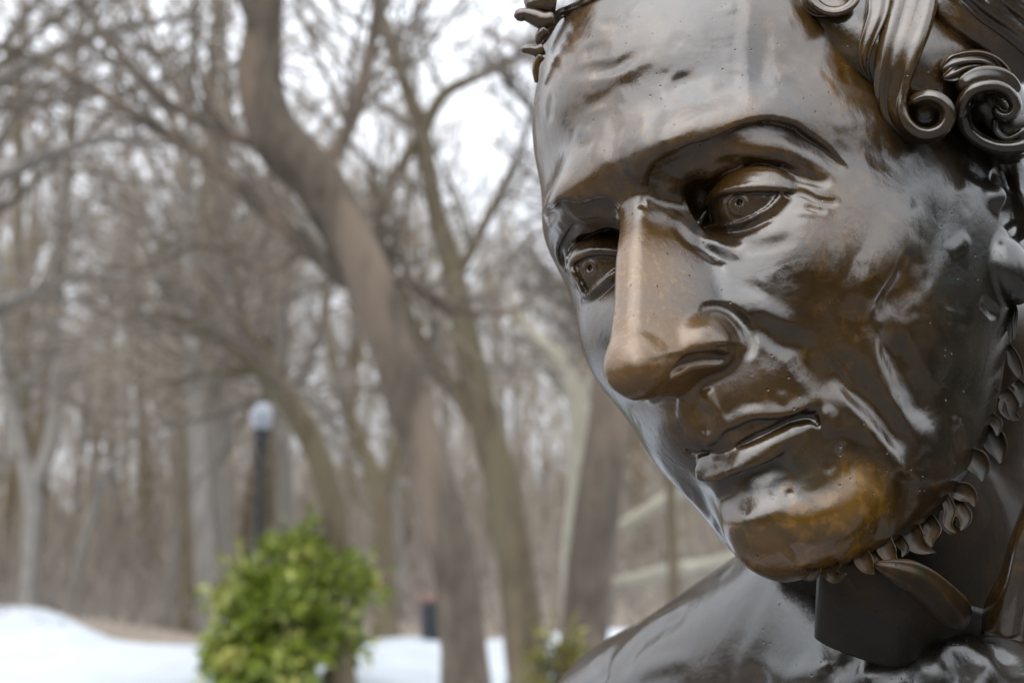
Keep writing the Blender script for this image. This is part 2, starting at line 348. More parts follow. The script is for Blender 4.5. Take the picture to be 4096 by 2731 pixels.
tree('bare_tree','straight thick brown tree rising behind the bronze cheek',15,
 [(1338,1500,112),(1348,1380,108),(1368,1200,104),(1388,1050,100),(1405,900,96),(1420,740,90),(1440,560,80),(1450,360,70),(1460,100,55),(1450,-200,36)],
 [[(1405,900,44),(1340,760,30),(1270,640,22),(1190,560,14)],[(1430,640,44),(1330,470,30),(1250,300,20),(1150,160,12)],[(1440,500,40),(1560,320,30),(1660,100,20)]],0,1,16,GT,2,.5)
tree('pale_tree','pale cream barked tree with a bare slanting upper stem',20,
 [(1305,1380,32),(1312,1250,40),(1332,1080,50),(1332,960,50),(1300,860,46),(1250,795,36),(1205,745,24),(1150,640,14)],[[(1330,950,30),(1370,820,20),(1380,640,12)]],3,1,8,GT,1,.5)
tree('pale_tree','pale tree hidden by the bronze head, its drooping limbs showing beside the chin',19,
 [(1930,1420,60),(1925,1200,56),(1915,900,48),(1900,600,36),(1890,300,20)],
 [[(1915,930,34),(1790,1010,34),(1660,1085,34),(1545,1140,34),(1480,1178,32),(1418,1212,22)],[(1920,1180,30),(1780,1245,32),(1640,1295,32),(1540,1308,32),(1460,1330,30),(1400,1334,20)]],3,1,4,GT,1,.25)
tree('bare_tree','thin brown sapling between the pale limbs',18,[(1548,1400,26),(1546,1250,26),(1540,1120,24),(1530,950,20),(1520,700,14)],[],1,0,6,GT,1,.4)
tree('bare_tree','grey twin stemmed tree at the edge of the thicket',25,
 [(62,1400,40),(72,1250,40),(74,1130,42),(40,1000,38),(16,860,32),(5,700,26),(-20,480,16)],[[(76,1120,40),(118,1010,40),(128,860,34),(125,640,24),(150,400,14)]],2,1,10,GT,2,.65)
tree('bare_tree','broad grey tree standing behind the left end of the green shrub',30,
 [(482,1420,72),(490,1250,70),(500,1080,68),(500,900,62),(510,700,54),(500,480,40),(520,260,26),(510,0,14)],[[(500,900,40),(420,760,28),(330,560,18),(260,380,10)],[(505,760,36),(590,600,24),(680,420,14)]],2,1,10,GT,2,.65)
tree('bare_tree','pale bent sapling leaning over the snow edge',26,[(160,1390,22),(178,1310,22),(205,1200,22),(238,1110,18),(300,1010,12),(330,900,8)],[],2,1,8,GT,1,.5)
tree('bare_tree','grey tree seen between the lamp post and the bowing tree',34,[(655,1400,46),(650,1250,44),(652,1080,40),(640,900,34),(650,700,26),(640,500,16)],[[(650,950,26),(720,800,18),(760,640,10)]],2,1,10,GT,2,.65)
tree('bare_tree','bare tree whose long spreading limbs reach in over the snow bank',15,
 [(-330,1500,120),(-320,1200,112),(-300,900,104),(-260,600,96),(-230,300,84),(-200,0,66),(-190,-300,40)],
 [[(-270,650,60),(-120,480,46),(60,380,34),(230,320,24),(400,330,14),(520,300,8)],[(-240,400,56),(-80,240,42),(100,130,32),(290,60,22),(470,40,12)],[(-210,120,50),(-40,-40,38),(150,-120,26),(380,-180,14)],
  [(-290,850,50),(-150,740,36),(0,700,26),(160,640,18),(310,640,10)],[(-300,980,40),(-160,930,28),(-20,900,18),(100,860,10)]],2,0,9,GT,2,.72)
# trees farther up the slope, each of its own
protos=[]
for i in range(6):
    H=[13,15,11,14,12,16][i];lean=rs.uniform(-.1,.1);n=7;P=np.array([[lean*H*t+.3*math.sin(5*t+i)*t,.3*t*math.cos(i),-.15+H*t] for t in np.linspace(0,1,n)]);R=np.linspace([.2,.26,.15,.22,.17,.28][i],.03,n)
    o=empty('bare_tree',(0,0,0));gy=i%2==0;tag(o,'distant grey bare tree on the wooded slope' if gy else 'distant brown bare tree on the wooded slope','tree','grey trees on the slope' if gy else 'brown trees on the slope')
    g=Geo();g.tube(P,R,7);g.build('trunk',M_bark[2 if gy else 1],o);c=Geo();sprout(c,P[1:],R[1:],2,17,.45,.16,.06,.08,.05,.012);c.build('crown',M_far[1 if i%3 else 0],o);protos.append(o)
def place(o,x,y,rz,s):
    o.location=(x,y,float(terrain(x,y)));o.rotation_euler=(0,0,rz);o.scale=(s,s,s)
for i in range(78):
    d=26+64*(i/84)**.8;px=rs.uniform(-200,1800);x,y,_=at(px,1300,d);o=protos[i%6]
    if i>=6:
        src=o;o=src.copy();sc.collection.objects.link(o)
        for ch in src.children:
            c=ch.copy();sc.collection.objects.link(c);c.parent=o
    place(o,x,y,rs.uniform(0,6.28),rs.uniform(.75,1.15))
# unseen trees added round the plaza to close the horizon that the bronze mirrors
for i,(x,y) in enumerate([(-26,-14),(-19,-27),(-8,-33),(4,-36),(15,-31),(25,-24),(31,-12),(30,1),(33,14),(-31,0),(-34,12),(22,-10),(19,6)]):
    H=rs.uniform(10,15);P=np.array([[x+.4*math.sin(3*t+i)*t,y+.4*t,-.1+H*t] for t in np.linspace(0,1,7)]);R=np.linspace(rs.uniform(.2,.32),.03,7)
    o=empty('bare_tree',P[0]);tag(o,'tall bare tree added out of view to darken the mirrored horizon','tree','trees added out of view around the plaza')
    g=Geo();g.tube(P,R,8);g.build('trunk',M_bark[0],o,P[0]);c=Geo();sprout(c,P[1:],R[1:],2,12,.5,.16,.05,.1);c.build('crown',M_twig[0],o,P[0])
# undergrowth that reads as one grey-brown mass
def thicket(name,label,n,xf,yr,hr,ti,seg=4,rad=.006):
    g=Geo()
    for _ in range(n):
        y=rs.uniform(*yr);x=xf(y);z=float(terrain(x,y));h=rs.uniform(*hr);B=curve((x,y,z),(rs.normal(0,.45),rs.normal(0,.3),1),h,seg,.22,.0);g.tube(B,np.linspace(rad*rs.uniform(.7,1.8),.003,seg+1),3)
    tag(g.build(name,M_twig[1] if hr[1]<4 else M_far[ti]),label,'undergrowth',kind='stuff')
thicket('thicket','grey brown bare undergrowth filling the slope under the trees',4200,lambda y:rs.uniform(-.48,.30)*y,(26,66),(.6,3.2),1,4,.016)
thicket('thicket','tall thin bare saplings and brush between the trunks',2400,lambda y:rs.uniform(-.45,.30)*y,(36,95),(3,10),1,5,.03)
g=Geo()  # unseen stems added behind the camera to darken the mirrored horizon
for _ in range(5200):
    a=rs.uniform(-.55,math.pi+.55);r=rs.uniform(23,38);x,y=r*math.cos(a),-r*math.sin(a);B=curve((x,y,-.1),(rs.normal(0,.25),rs.normal(0,.25),1),rs.uniform(3,9),4,.2,.02);g.tube(B,np.linspace(rs.uniform(.02,.07),.012,5),3)
tag(g.build('woodscreen',M_twig[0]),'dense bare woodland added out of view to darken the mirrored horizon','wood',kind='stuff')
thicket('dry_stems','thin dry stems poking through the snow edge',260,lambda y:rs.uniform(-.40,-.20)*y,(22.5,26),(.2,.75),0,3,.004)
# ------------------------------------------------------------------ shrubs
def leafm(name,c1,c2,c3):
    m,t,b=mat(name);co=N(t,'ShaderNodeTexCoord').outputs['Object'];f=noise(t,co,7,3);g=noise(t,co,2.2,2)
    c=mix(t,mapr(t,g,.54,.68),ramp(t,f,[(.32,c1),(.66,c2)]),c3);t.links.new(c,b.inputs['Base Color']);b.inputs['Roughness'].default_value=.42;return m
M_leaf=leafm('shrub_leaf',(.065,.105,.010),(.26,.315,.028),(.54,.52,.15));M_leaf2=leafm('shrub_leaf_dull',(.11,.11,.022),(.22,.19,.035),(.30,.22,.10));M_stem=simple('shrub_stem',(.06,.05,.04),(.1,.08,.06),20)
def shrub(label,px,d,w,h,n,ml,seed,base=1560,ll=(.09,.16)):
    r=np.random.RandomState(seed);c=at(px,base,d);z0=float(terrain(c[0],c[1]));org=np.array([c[0],c[1],z0]);o=empty('evergreen_shrub',org);tag(o,label,'shrub')
    st=Geo();V=[];Q=[]
    lumps=[]
    for k in range(54):
        a=r.uniform(0,6.28);e=math.acos(r.uniform(-.85,1));q=np.array([math.sin(e)*math.cos(a),math.sin(e)*math.sin(a),math.cos(e)])*r.uniform(.45,1.12)
        lumps.append(np.array([q[0]*w/2*.84,q[1]*w/2*.84,h*.43+q[2]*h*.42]));
        B=np.array([[0,0,0],lumps[-1]*[.35,.35,.55],lumps[-1]])+org+r.normal(0,.02,(3,3));st.tube(smooth_line(B,3),np.linspace(.022,.006,7),5)
    for k in range(20):
        a=r.uniform(0,6.28);R_=r.uniform(.5,.92)*w/2;lumps.append(np.array([R_*math.cos(a),R_*math.sin(a),h*r.uniform(.08,.3)]))
    cnt=0
    for _ in range(n):
        L=lumps[r.randint(len(lumps))];p=L+r.normal(0,1,3)*[w*.068,w*.068,h*.06]
        if p[2]<.03: continue
        out=p-np.array([0,0,h*.35]);out/=np.linalg.norm(out)+1e-6;dirn=out*.7+r.normal(0,.55,3)+[0,0,.1];dirn/=np.linalg.norm(dirn)
        s=np.cross(dirn,r.normal(0,1,3));s/=np.linalg.norm(s)+1e-6;nn=np.cross(s,dirn);l=r.uniform(*ll);wd=l*.2
        p=p+org;tip=p+dirn*l-nn*l*.12;m1=p+dirn*l*.35+nn*l*.05;m2=p+dirn*l*.7
        V+=[p,m1+s*wd,m1-s*wd,m2+s*wd*.85,m2-s*wd*.85,tip];b=cnt*6;Q+=[(b,b+2,b+4,b+1),(b+1,b+4,b+5,b+3)] if 0 else [(b,b+2,b+1,b+1),(b+1,b+2,b+4,b+3),(b+3,b+4,b+5,b+5)];cnt+=1
    Q=np.array(Q);tri=np.concatenate([Q[0::3][:,:3],Q[1::3][:,[0,1,2]],Q[1::3][:,[0,2,3]],Q[2::3][:,:3]])
    tag(np_mesh('foliage',np.array(V),tri,ml,o,True,org),kind='stuff');st.build('stems',M_stem,o,org);return o
shrub('round bushy evergreen shrub with yellow green leaves in the snow',668,17.0,1.98,1.9,4300,M_leaf,8,1568,(.13,.22))
shrub('small yellowing evergreen shrub beside the bronze shoulder',1292,13.0,.6,.98,700,M_leaf2,5,1600,(.08,.15))
# ------------------------------------------------------------------ globe lamp
M_iron=simple('painted_iron',(.018,.020,.024),(.035,.038,.043),12,.45)
def lathe(prof,org,k=20):
    g=Geo();P=np.array([[org[0],org[1],org[2]+z] for r,z in prof]);V=[];a=np.arange(k)*2*np.pi/k
    for (r,z) in prof: V.append(np.c_[org[0]+r*np.cos(a),org[1]+r*np.sin(a),np.full(k,org[2]+z)])
    n=len(prof);i=np.arange(n-1)[:,None]*k;j=np.arange(k)[None];j2=(j+1)%k
    return np.concatenate(V),np.stack([i+j,i+j2,i+k+j2,i+k+j],-1).reshape(-1,4)
p=at(594,1200,18.4);x,y=p[0],p[1];z=float(terrain(x,y));top=at(604,985,18.4)[2]-z
o=empty('park_lamp',(x,y,z));tag(o,'black iron park lamp post with a pale frosted globe','street lamp')
V,Q=lathe([(.001,0),(.24,0),(.24,.12),(.17,.2),(.15,.55),(.11,.62),(.065,.75),(.055,1.4),(.046,top-.25),(.085,top-.2),(.085,top-.15),(.055,top-.1),(.10,top-.02),(.12,top)],(x,y,z));np_mesh('post',V,Q,M_iron,o,True,(x,y,z))
m,t,b=mat('frosted_glass');b.inputs['Base Color'].default_value=(.78,.80,.84,1);b.inputs['Roughness'].default_value=.35;co=N(t,'ShaderNodeTexCoord').outputs['Object'];t.links.new(ramp(t,noise(t,co,5),[(.3,(.34,.37,.41)),(.7,(.44,.47,.52))]),b.inputs['Base Color'])
V,Q=lathe([(.11,top),(.12,top+.04),(.145,top+.11),(.145,top+.19),(.12,top+.28),(.075,top+.33),(.001,top+.36)],(x,y,z));np_mesh('globe',V,Q,m,o,True,(x,y,z))
V,Q=lathe([(.075,top+.345),(.05,top+.38),(.02,top+.41),(.02,top+.45),(.001,top+.47)],(x,y,z));np_mesh('finial',V,Q,M_iron,o,True,(x,y,z))
# ------------------------------------------------------------------ litter bin behind the thick tree
p=at(994,1425,21);x,y=p[0],p[1];z=float(terrain(x,y))-.02;hb=at(994,1384,21)[2]-z
o=empty('litter_bin',(x,y,z));tag(o,'dark litter bin with a reddish lid beside the thick leaning trunk','bin')
V,Q=lathe([(.001,0),(.15,0),(.16,.05),(.18,hb-.05),(.19,hb),(.16,hb)],(x,y,z));np_mesh('body',V,Q,M_iron,o,True,(x,y,z))
mr=simple('faded_red',(.15,.075,.065),(.21,.12,.10),9);V,Q=lathe([(.195,hb+.003),(.21,hb+.03),(.20,hb+.06),(.15,hb+.1),(.001,hb+.11)],(x,y,z));np_mesh('lid',V,Q,mr,o,True,(x,y,z))

# ------------------------------------------------------------------ evergreens added out of view, to keep bright horizon out of the bronze
M_needle=leafm('evergreen_leaf',(.018,.026,.012),(.05,.062,.026),(.07,.075,.03))
def evergreen():
    r=np.random.RandomState(21);o=empty('unseen_evergreen',(0,0,0));tag(o,'tall dark evergreen tree added out of view to darken reflections','tree','evergreens added to darken reflections')
    g=Geo();g.tube(np.array([[0,0,-.2],[.05,0,3],[0,.05,6],[0,0,9]]),[.25,.18,.1,.03],8)
    V=[];T=[]
    for k in range(2600):
        t=r.uniform(.06,1)**.85;z=9.6*t;rad=3.0*(1-t)**.7*r.uniform(.35,1.05)+.15;a=r.uniform(0,6.28);p=np.array([rad*math.cos(a),rad*math.sin(a),z+r.normal(0,.15)])
        d=np.array([math.cos(a),math.sin(a),r.uniform(-.5,.2)])+r.normal(0,.35,3);d/=np.linalg.norm(d);s=np.cross(d,r.normal(0,1,3));s/=np.linalg.norm(s)+1e-6;l=r.uniform(.5,1.0);b=len(V)
        V+=[p-d*l*.3,p+s*l*.3,p-s*l*.3,p+d*l*.7];T+=[(b,b+2,b+1),(b+1,b+2,b+3)]
    np_mesh('crown',np.array(V),np.array(T),M_needle,o);g.build('trunk',M_bark[0],o);return o
eg=evergreen();first=True
for i in range(12):
    a=math.radians(-12+i*14) if i<12 else math.radians(-30+(i-12)*16);r=(19+3.5*math.sin(i*2.3)) if i<12 else (11.5+1.2*math.sin(i*1.7))
    x,y=r*math.cos(a)*1.0,-r*math.sin(a)
    if i>=12 and y>7: continue
    o=eg if first else eg.copy()
    if not first:
        sc.collection.objects.link(o)
        for ch in list(eg.children):
            c=ch.copy();sc.collection.objects.link(c);c.parent=o
    first=False;o.location=(x,y,0);o.rotation_euler=(0,0,i*1.3);o.scale=(1,1,.8+.35*math.sin(i*1.9)**2)
CTRL_TXT='''0.0,61.9,100 24.6,55.1,100 -24.2,54.2,100 43.8,39.0,100 -42.7,37.9,100 60.0,5.0,100 -60.0,5.0,100 58.0,-40.0,100 -58.0,-40.0,100 30.0,-80.0,100 -30.0,-80.0,100 0.0,-92.0,100 0.0,80.9,76 21.8,76.3,76 -21.6,75.7,76 41.0,62.5,76 -40.0,61.0,76 54.6,42.9,76 -53.3,41.8,76 67.5,10.0,76 -66.9,10.0,76 71.0,-30.0,76 -70.0,-30.0,76 45.0,-78.0,76 -45.0,-78.0,76 0.0,-96.0,76 0.0,92.5,50 17.9,90.6,50 -17.8,90.2,50 33.1,82.3,50 -32.2,80.1,50 48.7,67.2,50 -47.3,65.3,50 60.8,43.1,50 -59.6,42.3,50 73.8,8.0,50 -70.0,8.0,50 80.0,-30.0,50 -73.0,-30.0,50 45.0,-82.0,50 -45.0,-82.0,50 0.0,-100.0,50 0.0,98.4,30 17.9,96.8,30 -17.8,96.2,30 32.9,88.0,30 -31.7,84.9,30 48.5,72.8,30 -47.0,70.5,30 61.4,47.5,30 -60.8,47.1,30 76.1,8.0,30 -70.0,8.0,30 84.1,-30.0,30 -73.0,-30.0,30 45.0,-82.0,30 -45.0,-82.0,30 0.0,-100.0,30 0.0,100.9,15 14.0,102.2,15 -13.9,102.0,15 25.7,99.9,15 -25.4,98.7,15 36.8,91.5,15 -35.6,88.6,15 48.7,77.0,15 -47.4,75.0,15 59.9,54.9,15 -59.9,54.9,15 70.9,25.2,15 -69.0,25.4,15 84.4,-5.0,15 -72.0,-5.0,15 85.8,-35.0,15 -72.0,-35.0,15 45.0,-80.0,15 -45.0,-80.0,15 0.0,-98.0,15 0.0,92.9,0 10.0,85.8,0 -10.0,85.6,0 19.8,79.0,0 -19.5,78.1,0 31.2,76.0,0 -30.4,74.0,0 43.2,71.6,0 -42.4,70.3,0 54.5,60.5,0 -54.1,60.0,0 64.7,38.2,0 -64.8,38.5,0 78.1,8.0,0 -70.1,8.0,0 86.5,-25.0,0 -72.0,-25.0,0 45.0,-75.0,0 -45.0,-75.0,0 0.0,-92.0,0 0.0,92.0,-10 12.0,85.9,-10 -12.0,85.7,-10 21.8,79.3,-10 -21.6,78.6,-10 33.4,77.5,-10 -32.7,76.0,-10 45.2,71.8,-10 -44.5,70.6,-10 56.3,59.2,-10 -55.5,58.4,-10 65.0,37.8,-10 -64.3,37.6,-10 78.6,8.0,-10 -70.0,8.0,-10 86.3,-25.0,-10 -71.0,-25.0,-10 0.0,94.0,-22 12.0,90.0,-22 -12.0,90.0,-22 24.0,85.9,-22 -23.9,85.7,-22 35.8,81.6,-22 -35.6,81.1,-22 47.6,73.4,-22 -47.3,72.9,-22 57.4,57.4,-22 -56.8,56.8,-22 66.4,33.7,-22 -64.7,33.3,-22 79.8,6.0,-22 -70.0,6.0,-22 85.9,-25.0,-22 -70.0,-25.0,-22 40.0,-70.0,-22 -40.0,-70.0,-22 0.0,-80.0,-22 0.0,97.0,-40 14.0,94.0,-40 -14.0,94.0,-40 26.0,88.9,-40 -26.0,88.9,-40 38.0,80.9,-40 -37.9,80.9,-40 48.9,68.9,-40 -48.8,68.7,-40 57.7,49.7,-40 -57.3,49.4,-40 67.0,25.9,-40 -64.6,25.8,-40 79.0,0.0,-40 -68.0,0.0,-40 82.0,-25.0,-40 -68.0,-25.0,-40 40.0,-55.0,-40 -40.0,-55.0,-40 0.0,-65.0,-40 0.0,101.9,-58 12.0,98.9,-58 -12.0,98.7,-58 23.8,91.3,-58 -23.6,90.6,-58 35.5,78.9,-58 -35.0,77.7,-58 45.3,64.0,-58 -44.5,62.9,-58 53.9,44.1,-58 -52.8,43.2,-58 64.8,19.9,-58 -61.6,19.9,-58 74.7,-5.0,-58 -65.0,-5.0,-58 73.4,-25.0,-58 -63.0,-25.0,-58 40.0,-50.0,-58 -40.0,-50.0,-58 0.0,-55.0,-58 0.0,100.4,-76 9.9,98.0,-76 -9.8,97.4,-76 19.5,91.7,-76 -19.0,89.5,-76 29.2,81.8,-76 -28.4,79.6,-76 39.0,66.3,-76 -38.0,64.5,-76 48.6,44.7,-76 -47.2,43.4,-76 59.4,17.9,-76 -57.5,17.8,-76 65.5,-5.0,-76 -61.0,-5.0,-76 62.8,-25.0,-76 -58.0,-25.0,-76 40.0,-45.0,-76 -40.0,-45.0,-76 0.0,-50.0,-76 0.0,94.0,-90 9.8,92.8,-90 -9.2,87.9,-90 19.6,87.2,-90 -17.5,77.7,-90 29.6,76.9,-90 -26.7,69.4,-90 39.5,59.2,-90 -35.6,53.4,-90 47.3,39.4,-90 -41.9,34.9,-90 55.6,14.9,-90 -53.4,14.6,-90 59.8,-5.0,-90 -57.8,-5.0,-90 0.0,96.4,-105 8.7,95.4,-105 -8.2,90.1,-105 17.4,88.7,-105 -14.8,75.7,-105 27.3,76.9,-105 -22.9,64.5,-105 37.1,57.6,-105 -30.6,47.6,-105 45.0,37.2,-105 -37.6,31.1,-105 51.6,11.9,-105 -48.5,11.2,-105 53.9,-8.0,-105 -53.5,-7.9,-105 0.0,92.2,-116 8.6,91.5,-116 -8.0,85.4,-116 17.2,84.3,-116 -14.3,69.8,-116 27.1,71.6,-116 -21.5,57.0,-116 35.8,52.3,-116 -27.4,40.0,-116 43.1,33.3,-116 -36.2,28.0,-116 49.6,9.9,-116 -46.5,9.3,-116 50.9,-10.0,-116 -50.6,-9.9,-116 0.0,80.1,-128 9.5,79.0,-128 -8.6,71.6,-128 19.2,71.0,-128 -14.9,55.1,-128 29.0,58.0,-128 -21.7,43.5,-128 37.3,41.2,-128 -31.8,35.2,-128 43.5,23.7,-128 -39.6,21.6,-128 47.8,4.0,-128 -46.5,3.9,-128 48.0,-14.0,-128 -47.8,-14.0,-128 0.0,68.8,-145 13.9,65.4,-145 -13.5,63.4,-145 25.8,54.7,-145 -24.8,52.5,-145 35.9,37.9,-145 -35.0,37.0,-145 41.9,20.0,-145 -41.2,19.6,-145 45.0,2.0,-145 -44.7,2.0,-145 45.0,-15.0,-145 -45.0,-15.0,-145 30.0,-40.0,-145 -30.0,-40.0,-145 0.0,-48.0,-145'''
# ------------------------------------------------------------------ the head
CT=np.array([[float(a) for a in t.split(',')] for t in CTRL_TXT.split()])
def base_table():
    P=CT;rho=60.;th=np.arctan2(P[:,0],P[:,1]);r=np.hypot(P[:,0],P[:,1])
    U=np.c_[rho*np.sin(th),rho*np.cos(th),P[:,2]];D=np.linalg.norm(U[:,None]-U[None],axis=2);n=len(P)
    A=np.zeros((n+4,n+4));A[:n,:n]=D**3+np.eye(n)*30;A[n:,:n]=np.c_[np.ones(n),U].T;A[:n,n:]=np.c_[np.ones(n),U]
    c=np.linalg.solve(A,np.r_[r,np.zeros(4)])
    tt=np.linspace(-np.pi,np.pi,721);zz=np.arange(-152,114,1.)
    TH,Z=np.meshgrid(tt,zz,indexing='ij');out=[]
    for a,b in zip(np.array_split(TH.ravel(),60),np.array_split(Z.ravel(),60)):
        w=np.c_[rho*np.sin(a),rho*np.cos(a),b];d2=((w**2).sum(1)[:,None]+(U**2).sum(1)[None]-2*w@U.T).clip(0);out.append(d2**1.5@c[:n]+np.c_[np.ones(len(w)),w]@c[n:])
    return tt,zz,np.concatenate(out).reshape(TH.shape).astype(np.float32)
def bicub(T,i,j,fi,fj):
    """Catmull-Rom lookup so that the smooth table stays smooth between its nodes"""
    def w(f): return (-.5*f**3+f*f-.5*f, 1.5*f**3-2.5*f*f+1, -1.5*f**3+2*f*f+.5*f, .5*f**3-.5*f*f)
    wi=w(fi);wj=w(fj);o=0
    for a in range(4):
        ia=np.clip(i+a-1,0,T.shape[0]-1);row=0
        for b in range(4): row=row+wj[b]*T[ia,np.clip(j+b-1,0,T.shape[1]-1)]
        o=o+wi[a]*row
    return o
def sculpt_head(VOX):
    v=Vol((-78,-62,-136),(104,143,97),VOX)
    tt,zz,T=base_table();dt=tt[1]-tt[0]
    Tt=np.gradient(T,dt,axis=0);Tz=np.gradient(T,1.,axis=1)
    for i0 in range(0,v.n[0],24):
        b=(slice(i0,min(i0+24,v.n[0])),slice(0,v.n[1]),slice(0,v.n[2]))
        X,Y,Z=v.pts(b);r=np.hypot(X,Y);th=np.arctan2(X,Y)
        qi=(th-tt[0])/dt;qj=(Z-zz[0]);i=np.clip(qi.astype(int),0,len(tt)-2);j=np.clip(qj.astype(int),0,len(zz)-2)
        a=T[i,j];near=np.abs(r-a)<16
        g=1/np.sqrt(1+(Tt[i,j]/np.maximum(r,20))**2+Tz[i,j]**2)
        f=((r-a)*g).astype(np.float32)
        fi=(qi-i)[near];fj=(qj-j)[near];f[near]=((r[near]-bicub(T,i[near],j[near],fi,fj))*g[near]).astype(np.float32)
        v.F[b]=f
    del f,X,Y,Z,r,th,qi,qj,i,j,a,near,g
    # underside of the jaw, rising from the chin to the ear
    b=v.box((-80,-50,-140),(90,140,-80));X,Y,Z=v.pts(b)
    zc=np.interp(Y[0,:,0],[-60,-20,-2,10,24,39,53,69,81,90,140],[-62,-90,-104,-111,-117,-121.5,-124,-125,-124.5,-124,-124])[None,:,None]
    v.F[b]=smax(v.F[b],((zc-2.2-Z)*.9).astype(np.float32),12.)
    H=v.hit
    # ---------------- orbits and brows
    CL=onplane(PE((1020,985)),(1,0,0),(29.3,0,0))[0]-np.array([.03,.985,-.05])*15
    CR_=onplane(PQ((815,1100)),(1,0,0),(-31.5,0,0))[0]-np.array([-.12,.985,-.05])*15
    v.CL,v.CR=CL,CR_
    for c,sx in((CL,1),(CR_,-1)):
        v.ell(c+np.array([-1*sx,9,2]),(17,11,10),4.,False)
        v.ell(c+np.array([-12*sx,12,5]),(5,6,7),4.,False)
    brL=PE((30,900),(40,760),(100,590),(200,500),(380,400),(520,330),(700,285),(900,180),(1080,110),(1300,70),(1450,85),(1620,135),(1760,230),(1950,360),(2100,500),(2230,620))
    brR=PQ((165,430),(200,280),(330,190),(430,130),(560,135),(720,165),(870,120),(1020,95),(1150,130),(1250,220),(1310,300),(1340,400))
    return v,H,CL,CR_,brL,brR
def circ(cx,cy,rx,ry,rot=0,n=28):
    a=np.linspace(0,2*np.pi,n);c,s_=np.cos(rot),np.sin(rot);x=rx*np.cos(a);y=ry*np.sin(a);return np.c_[cx+c*x-s_*y,cy+s_*x+c*y]
def resamp(p,n):
    p=smooth_line(p,6);l=np.r_[0,np.cumsum(np.linalg.norm(np.diff(p,axis=0),axis=1))];t=np.linspace(0,l[-1],n);return np.c_[np.interp(t,l,p[:,0]),np.interp(t,l,p[:,1])]
def dep_shift(px,P):
    """move points P to pixels px at the depth they have"""
    d=pray(px);n=np.linalg.norm(P-HCAM,axis=1);return HCAM+d*n[:,None]-P
def lid(v,c,lo,hi,r0,r1,t0,t1,n=7,k=.8,rows=6):
    a=resamp(lo,n);b=resamp(hi,n)
    for q in np.linspace(0,1,rows):
        v.tube(onsphere(a*(1-q)+b*q,c,r0*(1-q)+r1*q),t0*(1-q)+t1*q,k,True,3)
def face_details(v,H,CL,CR_,brL,brR):
    # brows: a hard edge, forehead above, hollow of the orbit below
    v.crease(H(brL),[.4,.8,1.0,1.1,1.1,.9,.5,.3],[14,16,17,17,16,13,10,8],[10,13,14,14,13,11,9,7],[2.0,3.2,3.6,3.6,3.4,2.8,1.8,.8],.06)
    v.crease(H(brR),[.3,.8,1.2,1.5,1.4,1.0],10,8,[.6,1.4,2.2,2.2,1.6],.08)
    # soft tissue hanging between the brow and the lid
    v.ridge(H(PE((520,440),(800,400),(1100,380),(1400,400),(1700,480),(1950,590),(2100,640))),[5,6,7,7,6,5],[.4,1.2,1.4,1.0,.6,.3],.2)
    v.ridge(H(PE((720,600),(900,555),(1100,545),(1300,575),(1500,635),(1700,705),(1900,745),(2050,720))),[3,3.4,3.2,3],[-1.2,-1.8,-2.0,-1.6,-.9],.15)
    # the deep inner corner of the orbit
    v.ridge(H(PE((480,600),(560,760),(560,950),(500,1100))),[7,7,6,5],[-1,-1.6,-1.2,-.6],.3)
    # ---------------- eyeballs
    for c in(CL,CR_): v.ell(c,(15,15,15),.8,True)
    # left lids
    lid(v,CL,PE((712,962),(760,898),(860,860),(1000,838),(1200,825),(1380,826),(1550,840),(1680,864)),
        PE((760,800),(800,740),(900,690),(1050,650),(1220,640),(1400,655),(1560,700),(1720,780)),16.3,15.2,1.15,1.6)
    v.tube(onsphere(PE((705,985),(760,885),(860,838),(1000,812),(1200,798),(1380,803),(1550,825),(1680,858),(1800,905)),CL,16.4),[.8,1.0,1.1,1.1,.9,.5],.7)
    lid(v,CL,PE((700,1215),(880,1212),(1040,1188),(1200,1120),(1350,1030),(1475,890)),
        PE((760,1300),(900,1300),(1060,1280),(1250,1220),(1430,1130),(1580,980)),15.7,14.6,.75,1.6,6,.9,5)
    # inner canthus
    v.tube(onsphere(PE((600,1235),(640,1140),(690,1060)),CL,16.),[.9,1.1,.7],1.2)
    v.ridge(H(PE((730,1250),(900,1255),(1080,1235),(1250,1160),(1400,1060))),[2.4,3,2.6],[-.8,-1.2,-.8],.2)
    # iris and pupil, cut into the ball
    v.tube(onsphere(circ(*PE((1022,1000))[0],49,52),CL,15.2),.5,.5,False,2)
    v.tube(onsphere(circ(*PE((1028,975))[0],21,22),CL,15.2),.5,.5,False,2)
    p=onsphere(PE((1028,965)),CL,15.)[0];d=(p-CL)/15;v.tube(np.array([p+d,p-d*1.5]),.95,.5,False,1)
    # right eye
    lid(v,CR_,PQ((1230,890),(1050,868),(900,872),(760,905),(650,965),(590,1030),(580,1100),(620,1160)),
        PQ((1230,700),(1050,690),(880,700),(740,745),(620,830),(555,930),(535,1040),(575,1160)),16.2,15.3,1.1,1.4)
    v.tube(onsphere(PQ((1230,850),(1050,832),(900,838),(760,870),(645,930),(575,1000),(562,1080),(610,1170),(680,1290),(740,1420)),CR_,16.3),[1.,1.1,1.1,.9,.8,.6],.7)
    lid(v,CR_,PQ((740,1480),(880,1400),(1000,1295),(1100,1205),(1200,1140)),PQ((790,1560),(920,1490),(1050,1390),(1150,1300),(1240,1230)),15.6,14.6,.75,1.5,6,.9,5)
    v.tube(onsphere(circ(*PQ((838,1110))[0],34,46,-.35),CR_,15.2),.5,.5,False,2)
    v.tube(onsphere(circ(*PQ((820,1095))[0],14,20,-.35),CR_,15.2),.5,.5,False,2)
    p=onsphere(PQ((815,1085)),CR_,15.)[0];d=(p-CR_)/15;v.tube(np.array([p+d,p-d*1.5]),.95,.5,False,1)
